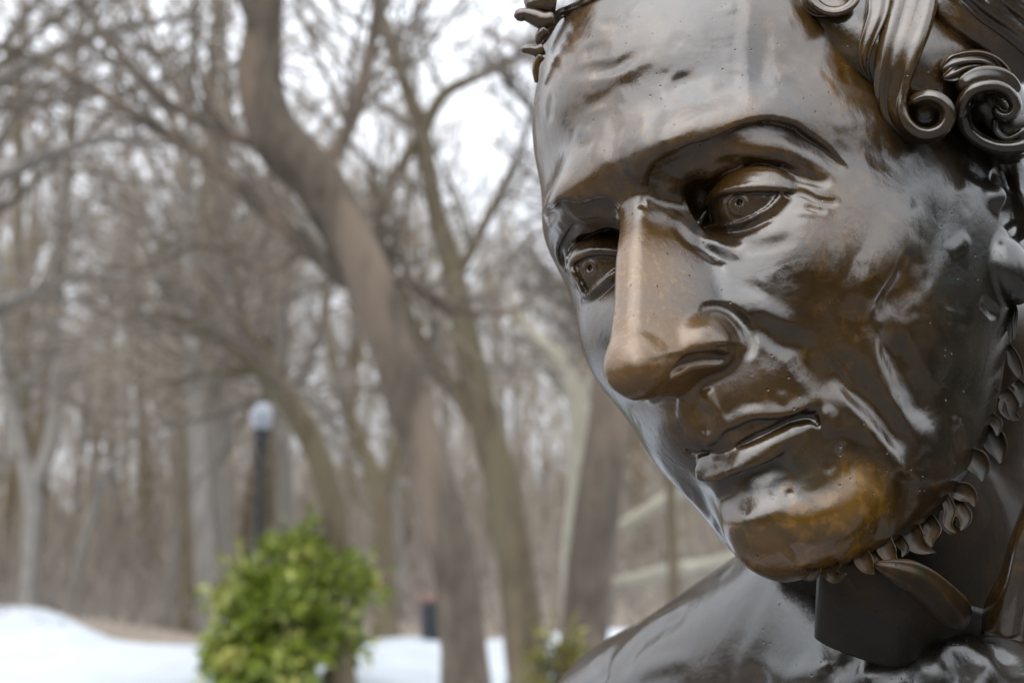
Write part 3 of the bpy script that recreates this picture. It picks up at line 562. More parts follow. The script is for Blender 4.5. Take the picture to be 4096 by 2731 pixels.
    v.crease(H(PQ((620,430),(500,580),(400,750),(375,860),(410,1000),(500,1130),(600,1250),(690,1400))),.8,4,5,1.,.15,-1)
    # ---------------- nose
    b=v.box((-30,84,-70),(30,142,18));X,Y,Z=v.pts(b);z1=Z[0,0]
    f=lambda zs,ys:np.interp(z1,zs[::-1],ys[::-1]).astype(np.float32)
    def sm(a,n=int(4/v.h)):
        k=np.ones(2*n+1)/(2*n+1);a=np.convolve(np.pad(a,n,mode='edge'),k,'valid');return np.convolve(np.pad(a,n,mode='edge'),k,'valid').astype(np.float32)
    yr=sm(f([18,10,4,-1,-7,-14,-20,-29,-37,-44,-50,-54,-58,-70],[90,97,99,101.5,107.3,113,116.5,122.5,128.5,133,136.5,137.5,136.5,130]))
    ha=sm(f([18,5,-5,-20,-30,-40,-48,-56,-70],[5.5,4.6,4.2,4.2,4.2,4.8,6,6.8,6]))
    hb=sm(f([18,8,0,-10,-20,-30,-40,-50,-70],[8,8.5,11,14.5,17.5,19,19.5,19,18]))
    yb=sm(f([18,0,-10,-30,-50,-70],[93,88,86,88,92,94]))
    sl=(hb-ha)/np.maximum(yr-yb,4);ax=np.abs(X)
    cz=np.cos(np.arctan(.7))
    d1=(Y-yr)*cz;d2=(ax-(ha+sl*(yr-Y)))/np.sqrt(1+sl*sl)
    zb=-60.5+np.interp(Y[0,:,0],[98,106,116,130,140],[.42,.55,.75,1.05,1.1]).astype(np.float32)[None,:,None]*np.maximum(ax-2.,0)
    d3=(zb-Z)*.95
    tipx=smax(d1,d2,3.2);v.F[b]=smin(v.F[b],smax(tipx,d3*.8,4.5).astype(np.float32),3.)
    v.ell((0,128.5,-51.5),(8.2,9,8.6),5.,True)
    for sx in(1,-1):
        v.ell((13.2*sx,101.5,-48.5),(7.2,14,8.0),4.,True)
    # wing groove and the crest round the wing
    v.ridge(H(PN((640,350),(700,255),(850,235),(980,275),(1090,355),(1190,460),(1245,560),(1270,680),(1255,800),(1190,920))),[2.4,2.6,2.8,2.8,2.4],[-1.0,-2.0,-2.2,-2.4,-2.0,-1.2],.12,True)
    v.crease(H(PN((-200,880),(0,868),(250,822),(450,795),(650,728),(850,698),(1100,690),(1225,730))),[.1,.3,.5,.6,.5],5,5,[0,.1,.25,.35,.3],.2)
    # nostrils
    h=H(PN((300,1070),(440,970),(600,925),(780,905),(950,905)));g=v.grad(h);v.tube(h-g*.6,[1.6,2.3,2.6,2.5,1.6],1.2,False)
    hm=h*np.array([-1,1,1])-g*np.array([-1,1,1])*.6;v.tube(hm,[1.6,2.3,2.6,2.5,1.6],1.2,False)
    # ridge lines of the nose bridge and the crease at the root
    v.ridge(H(PE((-20,960),(20,975),(60,970))),3,-.5,.3)
    v.ridge(H(PE((150,1050),(200,1200),(240,1350))),[6,7,6],[-.5,-.9,-.6],.4)
    # ---------------- cheeks: tear trough, bag, folds
    v.ridge(H(PE((370,1120),(420,1260),(520,1370),(680,1450),(820,1530),(1000,1610))),[3.5,4.2,4.5,5],[-.7,-1.2,-1.2,-.6],.25)
    v.ridge(H(PE((620,1330),(780,1400),(950,1470),(1150,1500))),[3.5,4,4],[.8,1.2,.8],.25)
    v.ridge(H(PE((900,1340),(1150,1330),(1400,1260),(1600,1160))),[6,7,6],[.4,.6,.4],.3)
    v.ridge(H(PE((950,1420),(1200,1430),(1450,1380),(1700,1280))),[3.5,4,3.5],[-.25,-.4,-.25],.3)
    v.ridge(H(PE((1700,1010),(1850,1040),(1980,1070))),[2,2,1.5],[-.9,-.8,-.4],.3)
    v.ridge(H(PE((1600,1090),(1750,1080),(1880,1120))),[2,2,1.5],[.6,.5,.4],.3)
    v.ridge(H(PE((1560,830),(1700,870),(1850,940),(2000,965),(2120,930))),[2.2,2.4,2.2],[-.8,-1.2,-.7],.25)
    # nasolabial fold
    v.ridge(H(PN((900,160),(1100,170),(1300,265),(1500,390),(1700,500),(1880,600))),[5,7,7.5,7],[.3,.65,.8,.6],.25)
    v.ridge(H(np.vstack([PN((1180,330),(1280,400),(1400,475),(1520,570),(1700,680),(1880,770)),P4((240,1000),(360,1120),(480,1200))])),[4,6,7,7,6],[-.9,-1.6,-1.7,-1.3,-.7],.2)
    # cheekbone: its lower edge swings down into the long cheek fold
    v.ridge(H(P4((960,-40),(850,160),(740,330),(640,480),(540,640),(470,780))),[12,13,12,10,8],[.6,1.2,1.6,1.8,1.2],.25)
    v.ridge(H(P4((1120,-40),(1010,180),(920,380),(850,520),(760,660),(690,800))),[12,13,12,10,9],[-.6,-1.3,-1.7,-2.2,-1.6],.2)
    v.ridge(H(P4((820,440),(760,560),(690,640),(650,700),(640,780))),[5,6.5,6.5,6],[-.3,-.5,-.6,-.4],.35)
    v.ridge(H(P4((440,840),(530,850),(640,950),(740,1090),(820,1230),(900,1380),(950,1500),(965,1640))),[7,9.5,10,9],[.5,1.2,1.4,1.4,1.0,.5],.22)
    v.ridge(H(P4((660,760),(750,900),(850,1100),(950,1280),(1010,1450))),[9,12.5,12.5,11],[-1.4,-2.8,-2.6,-1.2],.25)
    v.ridge(H(P4((330,940),(430,1020),(560,1180),(690,1330),(790,1460),(850,1600))),[6,8.5,8.5,8],[-1.2,-2.6,-2.4,-1.4],.2)
    v.ridge(H(P4((380,940),(470,1060),(540,1180))),2.2,[.6,.9,.5],.3)
    v.ridge(H(P4((300,1130),(380,1200),(500,1290),(620,1380),(700,1500),(760,1620),(790,1760),(760,1900),(690,2000))),[6,8.5,9,9,8,7],[.8,1.6,1.7,1.5,1.1,.7,.4],.2)
    # ---------------- mouth
    # philtrum
    v.ridge(H(PM((560,-40),(600,150),(680,290),(755,440))),[2.6,2.8,2.6],[.5,.8,.8,.6],.15)
    v.ridge(H(PM((180,40),(230,220),(300,420),(390,580))),[2.4,2.6,2.4],[.4,.7,.7],.15)
    v.ridge(H(PM((380,60),(440,250),(520,450),(570,600))),[3.2,3.6,3.2],[-.4,-1.0,-.8],.2)
    ul=PM((430,610),(500,620),(570,640),(660,590),(770,475),(900,430),(1050,362),(1180,332),(1350,325),(1500,315),(1650,280),(1780,222),(1870,175))
    L=H(ul);g=v.grad(L);bo=np.linspace(.2,.2,len(L));v.tube(L+g*np.interp(np.linspace(0,1,len(L)),[0,.3,.8,1],[-2.0,-1.6,-1.8,-2.2])[:,None],[1.3,1.6,1.7,1.6,1.3,.9],4.5,True,4)
    v.crease(H(ul),[.3,.45,.45,.35,.3,.3,.3,.2],[6,6,8,8],[8,9,9,7],[.8,1.0,1.8,2.2,1.6],.06)
    body=PM((420,700),(600,720),(780,660),(950,590),(1150,500),(1350,430),(1550,370))
    v.ridge(H(body),[4,4.5,4,3],[.9,1.0,.8,.3],.15)
    ml=PM((320,790),(430,812),(600,822),(750,815),(900,780),(1050,685),(1200,595),(1400,505),(1550,420),(1700,362),(1830,335),(1930,370),(1990,440))
    L=H(ml);g=v.grad(L);v.tube(L-g*.9,[.8,1.2,1.5,1.5,1.4,1.0,.5],2.,False)
    v.ridge(H(ml[8:]),[3,4,4,3],[-.8,-1.4,-1.2],.25)
    # lower lip: a slab with a hard lower edge
    a=resamp(PM((560,930),(660,880),(900,835),(1200,770),(1420,665),(1700,520)),8);c=resamp(PM((515,1075),(600,1118),(760,1085),(960,1000),(1200,925),(1420,815)),8)
    for q in np.linspace(0,1,6):
        px=a*(1-q)+c*q;L=H(px) if q==0 else L0+ (dep_shift(px,L0));g=v.grad(L)
        if q==0: L0=L
        v.tube(L+g*np.interp(np.linspace(0,1,8),[0,.2,.7,1],[-.2,.2,-.2,-2.0])[:,None],[1.5,1.7,1.7,1.5,1.0],3.2,True,3)
    v.crease(H(PM((500,1040),(540,1105),(620,1125),(750,1095),(950,1015),(1150,950),(1300,895),(1430,825),(1560,740))),[.6,1.0,1.0,.8,.3],3.5,8,[1.6,2.4,2.4,1.8,.6],.1)
    v.ridge(H(PM((640,1300),(850,1310),(1100,1240),(1400,1150),(1700,1070),(1950,980))),[8,10,10,8],[-.9,-1.7,-1.6,-.6],.3)
    v.ridge(H(PM((1950,250),(2050,330),(2120,450),(2150,600))),[4,5,5],[.8,1.6,1.2],.25)
    # ---------------- chin boss
    v.ridge(H(P5((960,660),(1100,610),(1250,560),(1400,530),(1550,480))),[7,9,9],[.1,.3,.3],.3)
    v.ridge(H(P6((0,560),(180,600),(380,560),(560,430),(680,300))),[9,11,10],[1.,2.0,1.6],.3)
    v.ridge(H(P6((60,620),(120,700),(180,790),(210,860))),[3,3.5,3],[-.6,-1.0,-.6],.25)
    v.ridge(H(P6((820,120),(850,260),(830,420),(740,570),(600,690),(450,790))),[7,9,9,8],[-.6,-1.2,-1.4,-.8],.25)
    v.ridge(H(P5((1345,432),(1370,418))),1.4,-.5,.3,n=2);v.ridge(H(P5((1440,420),(1490,395))),1.5,-.6,.3,n=2)
    # ---------------- forehead
    fr=np.array([(3000,-60),(2995,100),(2985,250),(2985,380),(3000,450)])
    v.ridge(H(fr),[5,5,4],[.5,.6,.5],.2)
    v.ridge(H(np.array([(3055,20),(3055,150),(3052,280),(3060,400)])),[5,5,5],[-.35,-.45,-.3],.3)
    for pts,w,h in (((P1((330,470),(450,430),(620,420),(730,360),(870,320))),3.5,-.9),((P1((380,360),(520,310),(620,300))),4,-.8),((P1((420,660),(530,620),(640,590))),3,-.6),
        ((P1((330,540),(500,520),(700,440),(880,360))),4,.6),((P1((260,560),(230,650),(240,760))),4,-.7),((P1((620,720),(640,800),(620,950),(660,1080))),3.5,-.6),((P1((540,700),(540,850),(470,990))),4,.5),
        ((P1((750,640),(830,620),(880,680),(860,800),(840,960))),4,-.5),((P1((1180,460),(1050,500),(1000,560),(1020,640))),4,-.6),((P1((400,760),(430,840),(520,800))),4,.6),
        ((P1((640,1080),(720,1060),(740,1120))),3,.5),((P2((420,320),(470,430),(460,520))),3,-.5),((P2((230,430),(330,520),(400,640))),6,.4),((P2((540,880),(640,960),(800,1000))),5,-.4)):
        v.ridge(H(pts),w*1.15,h*.95,.35)
    # temple and cheek unevenness from the modelling tool
    rng=np.random.RandomState(4)
    for i in range(240):
        px=np.array([rng.uniform(2200,3880),rng.uniform(40,2180)]);a=rng.uniform(0,6.28);l=rng.uniform(25,80)
        if 2380<px[0]<3000 and 850<px[1]<1600: continue
        q=np.array([px-[np.cos(a)*l,np.sin(a)*l],px+rng.uniform(-8,8,2),px+[np.cos(a)*l,np.sin(a)*l]])
        h=H(q)
        if np.linalg.norm(h[0]-h[2])>30: continue
        v.ridge(h,rng.uniform(2.5,6),rng.choice([-1,1])*rng.uniform(.10,.34),.4,n=3)
def ear(v,H):
    DP=lambda x,y,z:((np.array([[(x-2048)/FPX*z,(y-1365.5)/FPX*z,z]])-HT)@HR)[0]
    h=DP(4010,1085,509);v.ell(h+np.array([2.0,.5,0]),(8,12,13.5),2.2,True)
    h2=DP(3975,800,510);v.ell(h2+np.array([.5,.5,0]),(5,6,5),4.,True)
    v.tube(np.array([h+[5,-10,6],h+[9,-18,20],h+[11,-22,38],h+[8,-14,52],h+[3,-2,54]]),[6,4.5,4.5,4.5,3.5],3.)
    v.ell(h+np.array([8,-7,22]),(8,9,12),3.,False)
    v.ridge(H(np.array([(3915,1190),(3975,1250),(4060,1240)])),[3,3.5,3],[-.6,-1.2,-1.0],.2)
    v.ridge(H(np.array([(4000,940),(4045,915),(4100,900)])),3,.8,.2)
    v.ridge(H(np.array([(3790,1020),(3840,980),(3880,940)])),4,.8,.3)
    v.ridge(H(np.array([(3830,640),(3900,690),(3960,720)])),6,-1.2,.3)
def head_mesh(VOX):
    v,*a=sculpt_head(VOX);face_details(v,*a);ear(v,a[0])
    e=v.F;e[0]=e[-1]=1;e[:,0]=e[:,-1]=1;e[:,:,0]=e[:,:,-1]=1
    V,Q=surface_nets(e,v.lo,VOX);V=taubin(V,Q,4);return v,V,Q
# ------------------------------------------------------------------ bronze
def to_world(V):
    C=(np.asarray(V)@HR.T+HT)*SC;return np.c_[C[:,0],C[:,2]*fwd.y-C[:,1]*upv.y,CAMZ+C[:,2]*fwd.z-C[:,1]*upv.z]
def dep(px,Z):
    px=np.atleast_2d(np.asarray(px,float));Z=np.broadcast_to(np.asarray(Z,float),(len(px),));C=np.c_[(px-[2048,1365.5])/FPX*Z[:,None],Z];return (C-HT)@HR
def camz(P): return np.atleast_2d(P)@HR[2]+HT[2]
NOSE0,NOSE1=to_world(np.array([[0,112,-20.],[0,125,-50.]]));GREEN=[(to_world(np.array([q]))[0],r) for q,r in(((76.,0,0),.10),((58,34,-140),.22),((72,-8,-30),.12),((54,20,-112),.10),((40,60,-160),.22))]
CHIN=[(to_world(np.array([q]))[0],r) for q,r in(((4.,92,-125),.040),((22,80,-122),.048),((32,70,-110),.03),((0,122,-64),.045))]
WARM=[(to_world(np.array([q]))[0],r) for q,r in(((-28.,88,42),.13),((6,96,-116),.095),((24,84,-112),.085),((10,92,-126),.08),((54,58,-36),.08),((20,94,-74),.05),((36,88,14),.05),((44,66,-70),.06),((0,110,-62),.06),((70,40,-150),.10),((76,30,40),.10),((84,5,60),.12),((70,50,70),.08),((-50,60,75),.05))]
ROOT=np.array([.42,1.02,0.])
def bronze(dull=False):
    m,t,b=mat('shaded_bronze' if dull else 'patinated_bronze');co=N(t,'ShaderNodeTexCoord').outputs['Object']
    def mask(p,r0,r1):
        d=N(t,'ShaderNodeVectorMath',operation='DISTANCE');t.links.new(co,d.inputs[0]);d.inputs[1].default_value=tuple(np.asarray(p)-ROOT);return mapr(t,d.outputs['Value'],r0,r1,1.,0.)
    n1=noise(t,co,7,5,.6,.5);n2=noise(t,co,30,6,.62,.4);n3=noise(t,co,300,3,.6);n4=noise(t,co,90,4,.6,.3)
    def field(L):
        o=None
        for q,r in L:
            k=mask(q,r*.3,r*1.15);o=k if o is None else math_(t,'MAXIMUM',o,k)
        return o
    wf=field(WARM);warm=math_(t,'MULTIPLY',math_(t,'ADD',math_(t,'MULTIPLY',wf,.9),.13),mapr(t,n1,.30,.66,.25,1.))
    base=mix(t,mapr(t,n2,.35,.65),(.0085,.0070,.0055),(.026,.0155,.0065))
    base=mix(t,warm,base,(.082,.040,.006));base=mix(t,math_(t,'MULTIPLY',warm,mapr(t,n4,.50,.66,0.,.8)),base,(.135,.066,.0085))
    base=mix(t,math_(t,'MULTIPLY',mapr(t,n2,.56,.66),mapr(t,n4,.45,.6)),base,(.010,.011,.011))
    gsum=field(GREEN)  # green-black patina, deepened at neck and jaw to stand in for shade
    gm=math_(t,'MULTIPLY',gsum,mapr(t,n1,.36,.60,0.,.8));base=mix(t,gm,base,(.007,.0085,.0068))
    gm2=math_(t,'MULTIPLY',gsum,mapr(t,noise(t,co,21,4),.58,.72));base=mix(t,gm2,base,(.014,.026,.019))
    ch=math_(t,'MULTIPLY',field(CHIN),mapr(t,n1,.28,.52,0.,.0 if dull else 1.));base=mix(t,ch,base,(.15,.072,.0075));base=mix(t,math_(t,'MULTIPLY',ch,mapr(t,n4,.48,.64,0.,.8)),base,(.26,.127,.012))  # amber patina, brightened under chin and nose in place of light from below
    # rubbed bright: the nose
    w=math_(t,'MAXIMUM',mask(NOSE0,.012,.055),mask(NOSE1,.022,.062));w=math_(t,'MULTIPLY',w,mapr(t,n2,.25,.5,.72,1.))
    base=mix(t,w,base,(.135,.070,.020));base=mix(t,math_(t,'MULTIPLY',w,mapr(t,n3,.52,.70,0.,.5)),base,(.27,.145,.032))
    t.links.new(base,b.inputs['Base Color'])
    b.inputs['IOR'].default_value=1.38 if dull else 1.88
    rgh=math_(t,'ADD',math_(t,'ADD',mapr(t,n2,.3,.7,.13,.25),mapr(t,n1,.35,.65,.0,.07)),math_(t,'MULTIPLY',w,.05));t.links.new(math_(t,'ADD',rgh,.22) if dull else rgh,b.inputs['Roughness'])
    t.links.new(math_(t,'MULTIPLY',w,.2),b.inputs['Metallic'])
    # surface: worked wax, fine dents and casting pits
    big=bump(t,b,noise(t,co,22,3,.6,.5),.22,.004)
    mp=N(t,'ShaderNodeMapping');mp.inputs['Scale'].default_value=(1,1,.4);mp.inputs['Rotation'].default_value=(.4,.5,.6);t.links.new(co,mp.inputs['Vector'])
    med=bump(t,b,noise(t,mp.outputs[0],85,5,.68),.15,.0022,big)
    vo=N(t,'ShaderNodeTexVoronoi',i_Scale=120.);t.links.new(co,vo.inputs['Vector'])
    pit=math_(t,'MULTIPLY',mapr(t,vo.outputs['Distance'],.04,.12),1.);pm=mapr(t,noise(t,co,13,2),.5,.56);pit=math_(t,'MAXIMUM',pit,math_(t,'SUBTRACT',1.,pm))
    fin=bump(t,b,pit,.35,.001,med);t.links.new(mix(t,pit,(.004,.004,.004),base),b.inputs['Base Color']);bump(t,b,n3,.14,.0008,fin)
    return m
M_bronze=bronze();M_dull=bronze(True)  # duller copy darkens neck, collar and whiskers in place of shade
statue=empty('bronze_statue',ROOT);tag(statue,'dark polished bronze statue of a curly haired man with a long nose, head bowed','statue')
def part(name,V,Q,parent=None,flip=True,label=None,smooth=True,m=None):
    Q=np.asarray(Q);Q=Q[:,::-1] if flip else Q
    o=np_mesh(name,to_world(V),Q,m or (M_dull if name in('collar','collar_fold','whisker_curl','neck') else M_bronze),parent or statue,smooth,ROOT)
    if label: o['label']=label
    return o
VOX=0.6
vol,V,Q=head_mesh(VOX)
head=part('head',V,Q,label='bowed bronze face with long worn nose and deep set eyes')
H=vol.hit
# ------------------------------------------------------------------ swept locks and cast sheets
def unit(a): return a/(np.linalg.norm(a,axis=-1,keepdims=True)+1e-9)
def ribbon(name,P,W,w,t,cup=0.,groove=0.,m=3,k=30,sub=5,parent=None,ends=(.25,.25),flipz=False):
    """a lock: flattened, grooved section carried along P; W is its broad direction"""
    P=np.asarray(P,float);n=len(P);W=np.broadcast_to(np.asarray(W,float),P.shape);w=np.interp(np.linspace(0,1,n),np.linspace(0,1,len(np.atleast_1d(w))),np.atleast_1d(w));t=np.interp(np.linspace(0,1,n),np.linspace(0,1,len(np.atleast_1d(t))),np.atleast_1d(t))
    A=smooth_line(np.c_[P,W,w,t],sub);P,W,w,t=A[:,:3],A[:,3:6],A[:,6],A[:,7];n=len(P)
    T=unit(np.gradient(P,axis=0));W=unit(W-T*(W*T).sum(1)[:,None]);Nn=np.cross(T,W)
    view=unit(P-HCAM);sg=np.where((Nn*view).sum(1)>0,-1.,1.);sg=np.sign(np.median(sg)) or 1.;Nn=Nn*sg
    a=np.arange(k)*2*np.pi/k;ca=np.sign(np.cos(a))*np.abs(np.cos(a))**.85;sa=np.sign(np.sin(a))*np.abs(np.sin(a))**.75
    s=np.linspace(0,1,n);e=np.ones(n)
    if ends[0]>0: e*=np.clip(s/ends[0],.02,1)**.5
    if ends[1]>0: e*=np.clip((1-s)/ends[1],.02,1)**.5
    V=[]
    for i in range(n):
        x=ca*w[i]/2*e[i];z=sa*t[i]/2*e[i]*(1+groove*(np.cos(m*np.pi*ca+.9*math.sin(4*s[i]))+.45*np.cos((2*m+1)*np.pi*ca+2.2*s[i]))*(sa>0))+cup*(ca*ca-.4)*w[i]*e[i]
        V.append(P[i]+x[:,None]*W[i]+z[:,None]*Nn[i])
    V=np.concatenate(V);i=np.arange(n-1)[:,None]*k;j=np.arange(k)[None];j2=(j+1)%k
    Q=np.stack([i+j,i+j2,i+k+j2,i+k+j],-1).reshape(-1,4)
    c0=np.arange(k);capA=np.stack([c0[:k//2-1],c0[1:k//2],c0[::-1][1:k//2],c0[::-1][:k//2-1]],-1);Q=np.vstack([Q,capA[:,::-1],capA+(n-1)*k])
    return part(name,V,Q,parent,flip=sg<0)
def perp(P):
    """in-picture perpendicular of a path"""
    P=np.asarray(P);T=unit(np.gradient(P,axis=0));return unit(np.cross(T,unit(P-HCAM)))
def sheet(name,rows,th,parent=None,su=5,sv=4):
    """a thick cast sheet through rows of points"""
    R=[smooth_line(r,su) for r in rows];A=np.stack(R,0);nv,nu,_=A.shape
    A=np.stack([smooth_line(A[:,j],sv) for j in range(nu)],1);nv=A.shape[0]
    du=np.gradient(A,axis=1);dv=np.gradient(A,axis=0);Nn=unit(np.cross(du,dv));view=unit(A-HCAM);Nn*=-np.sign((Nn*view).sum(-1).mean())
    edge=np.ones((nv,nu));edge[[0,-1]]=.45;edge[:,[0,-1]]=.45
    F=A+Nn*(th/2*edge)[...,None];Bk=A-Nn*(th/2*edge)[...,None]
    V=np.concatenate([F.reshape(-1,3),Bk.reshape(-1,3)]);o=nv*nu
    i=np.arange(nv-1)[:,None]*nu+np.arange(nu-1)[None];i=i.ravel();q=np.stack([i,i+1,i+nu+1,i+nu],-1);Q=[q,q[:,::-1]+o]
    rim=list(range(nu))+[r*nu+nu-1 for r in range(1,nv)]+[(nv-1)*nu+c for c in range(nu-2,-1,-1)]+[r*nu for r in range(nv-2,0,-1)]
    rim=np.array(rim);r2=np.roll(rim,-1);Q.append(np.stack([r2,rim,rim+o,r2+o],-1));Q=np.vstack(Q)
    n0=np.cross(V[q[0][1]]-V[q[0][0]],V[q[0][3]]-V[q[0][0]]);fl=(n0@Nn[0,0])<0
    return part(name,V,Q[:,::-1] if fl else Q,parent)
C_=cr(3396,0,2.45);K_=cr(3120,2050,2.302);W_=cr(3596,1200,1.4255);F_=cr(2020,0,3.92)
# ------------------------------------------------------------------ hair: the mass on the skull, then the locks
hv=Vol((-116,-124,-60),(122,80,120),1.5)
b=hv.box(hv.lo,hv.lo+hv.n*hv.h);X,Y,Z=hv.pts(b)
wx=np.where(X>0,np.interp(Y,[-120,-30,-5,30,80],[112,112,106,90,84])*np.interp(Z,[-60,0,14,34,60],[.90,.90,.93,1.,1.]),80.);e=np.sqrt((X/wx)**2+((Y+16)/104.)**2+((Z-20)/96.)**2);d=(e-1)*88
hl=H(np.array([(3480,-20),(3500,330),(3570,500),(3700,590),(3830,640)]))
zz=Z;line=np.interp(Z,[-40,0,8,20,40,70,90,116],[-14,-10,5,22,36,44,40,30])+0.10*np.abs(X)*0
clip=(Y-line)*.85;low=(np.interp(Y,[-120,-60,-45,-28,-12,10,40],[-60,-30,8,14,14,14,16])-Z)*.9
hv.F[b]=smax(smax(d,clip,8.),low,8.).astype(np.float32)
unit_=lambda a:a/np.linalg.norm(a)
def HH(px):
    """first surface of head or hair mass along each pixel's ray"""
    d=pray(px);ts=np.arange(330,660,.6);P=HCAM+d[:,None]*ts[None,:,None];val=np.minimum(vol.sample(P),hv.sample(P));neg=val<0;i=np.where(neg.any(1),neg.argmax(1),-1)
    g=i[i>0];dz=ts[i];dz[i<0]=ts[g].max() if len(g) else 480.;return HCAM+d*dz[:,None]
for pts,w,hgt in((C_((900,60),(1150,260),(1400,430),(1700,680)),9,-2.),(C_((1250,40),(1500,220),(1800,400)),6,-1.2),(C_((560,200),(600,500),(560,800)),5,-1.)): hv.ridge(HH(pts),w,hgt,.2,band=20)
for c_,r_,o_ in((C_((730,1130)),10.5,1.5),(C_((1370,1050)),13.5,1.0),(C_((1560,1290)),12.,0.)):
    q_=HH(c_)[0];hv.ell(q_-unit_(q_-HCAM)*o_+unit_(q_-HCAM)*r_*.35,(r_,r_,r_),4.)
e=hv.F;e[0]=e[-1]=5;e[:,0]=e[:,-1]=5;e[:,:,0]=e[:,:,-1]=5
hV,hQ=surface_nets(e,hv.lo,hv.h);hair=part('hair',taubin(hV,hQ,6),hQ,label='swept back bronze hair with scrolled locks over the temple')
def lock(px,off,w,t,turn=0.,cup=0.,groove=.35,m=3,ends=(.12,.12),tilt=None):
    """a lock lying on the head along pixels px; turn 0..1 swings its broad side from flat on the head to standing off it"""
    P=HH(px);g=unit(np.array([.62,.62,.25]));n=len(P);off=np.interp(np.linspace(0,1,n),np.linspace(0,1,len(np.atleast_1d(off))),np.atleast_1d(off))
    P=P-unit(P-HCAM)*off[:,None]
    # keep depth smooth along the lock
    z=np.linalg.norm(P-HCAM,axis=1);zs=z.copy()
    for _ in range(3): zs[1:-1]=(zs[:-2]+2*zs[1:-1]+zs[2:])/4
    P=HCAM+unit(P-HCAM)*zs[:,None]
    tn=np.interp(np.linspace(0,1,n),np.linspace(0,1,len(np.atleast_1d(turn))),np.atleast_1d(turn))[:,None]
    vw=unit(P-HCAM) if tilt is None else unit(unit(P-HCAM)+np.asarray(tilt))
    W=unit(perp(P)*(1-tn)+vw*tn*np.where((perp(P)*0+1)>0,1,1))
    return ribbon('hair_lock',P,W,w,t,cup,groove,m,parent=hair,ends=ends)
UPI=-HR[1]   # straight up in the picture
lock(C_((660,-120),(620,60),(560,260),(500,450),(455,640),(425,800),(415,950),(440,1090),(520,1220),(640,1300),(770,1320),(890,1270),(960,1180),(965,1080),(920,1010),(850,965),(750,950),(650,985),(600,1040)),[5,5,5,5,4,4,5,6,7,8,8,8,8,8,8,7,6,5],
     [17,17,17,15,13,11,10,10,10,10,10,10,10,10,9,8],[6.5,6.5,6.5,6,5.6,5.2,4.8,4.5,4.3,4.3,4.3,4.2,4,3.4],[0,0,0,0,0,.1,.3,.6,.8,.9,1,1,1,1,1,1,1],0,.4,3,(.03,.06))
lock(C_((300,-80),(285,60),(260,180),(205,330),(160,470),(145,600),(170,710),(235,830)),[3,3,3,3,2.5,2,1.6,1.],[8,8,7,6,5,4,3,1.6],[4,4,4,3.5,3,2.6,2,1.2],0,0,.3,2,(.05,.3))
lock(C_((1140,1180),(1118,1080),(1125,990),(1180,905),(1280,860),(1400,850),(1510,880),(1595,950),(1630,1040),(1600,1115),(1530,1140),(1460,1110),(1425,1040)),[9,9,10,10,11,11,11,11,10,10,9,9,8],[13,14,15,15,15,14,13,12,10,8],[4.4,4.6,4.8,4.8,4.8,4.6,4.4,4,3.6,3],1,0,.15,3,(.04,.05))
lock(C_((1090,900),(1140,840),(1240,790),(1370,780),(1490,810),(1570,880),(1610,960)),[7,8,9,9,9,8,7],[6,9,10,10,9,6],[6,7,7,6],.1,0,.08,2,(.12,.12))
lock(C_((900,690),(1000,640),(1120,610),(1250,600),(1380,640),(1480,720),(1540,820)),[3,4,5,5,5,4,3],[7,8,8,7],[5,6,6,5],.2,0,.5,2,(.15,.15))
lock(C_((920,770),(1010,730),(1110,680),(1230,650),(1360,680),(1470,760)),[4,5,6,6,6,5],[5,6,6,5],[4,5,5,4],.2,0,.4,2,(.15,.15))
lock(C_((1135,960),(1108,1080),(1140,1230),(1240,1350),(1400,1430),(1560,1450),(1720,1420),(1860,1340)),[10,10,9,9,9,9,9,9],[12,12,13,13,13,12],[5,5.2,5.4,5.4,5.2],1,0,.2,3,(.05,.05))
lock(C_((1450,1130),(1425,1220),(1450,1310),(1540,1360),(1640,1330),(1740,1250)),[6,6,6,6,6,6],[7,8,8,7],[2.2,2.4,2.4,2.2],1,0,.2,2,(.1,.1))
lock(C_((800,-160),(960,60),(1160,210),(1360,350),(1560,520),(1760,760)),[7,8,9,9,9,9],[15,17,18,18,17],[9,10,10,9],0,0,.32,4,(.05,.05))
lock(C_((960,-160),(1200,60),(1420,200),(1650,360),(1900,560)),[9,10,11,11,11],[13,15,15,15],[8,9,9,9],0,0,.4,4,(.05,.05))
lock(C_((1180,-180),(1420,20),(1680,190),(1950,400)),[10,11,12,12],[13,15,15],[8,9,9],0,0,.4,4,(.05,.05))
lock(C_((1420,-200),(1700,0),(2000,200)),[11,12,13],[14,16,16],[8,9,9],0,0,.35,4,(.05,.05))
a=np.linspace(.2,6.6,15);lock(np.c_[3330+98*np.cos(a)*(1-.03*a),-45+98*np.sin(a)*(1-.03*a)],4,[7,7,6,5],[3,3,2.4],[.8],0,.2,2,(.05,.06))
lock(np.array([(3140,-90),(3210,-40),(3225,10),(3260,45),(3330,62)]),2.5,[5,5,4,3],[3,3,2],.2,0,.3,2,(.1,.2))
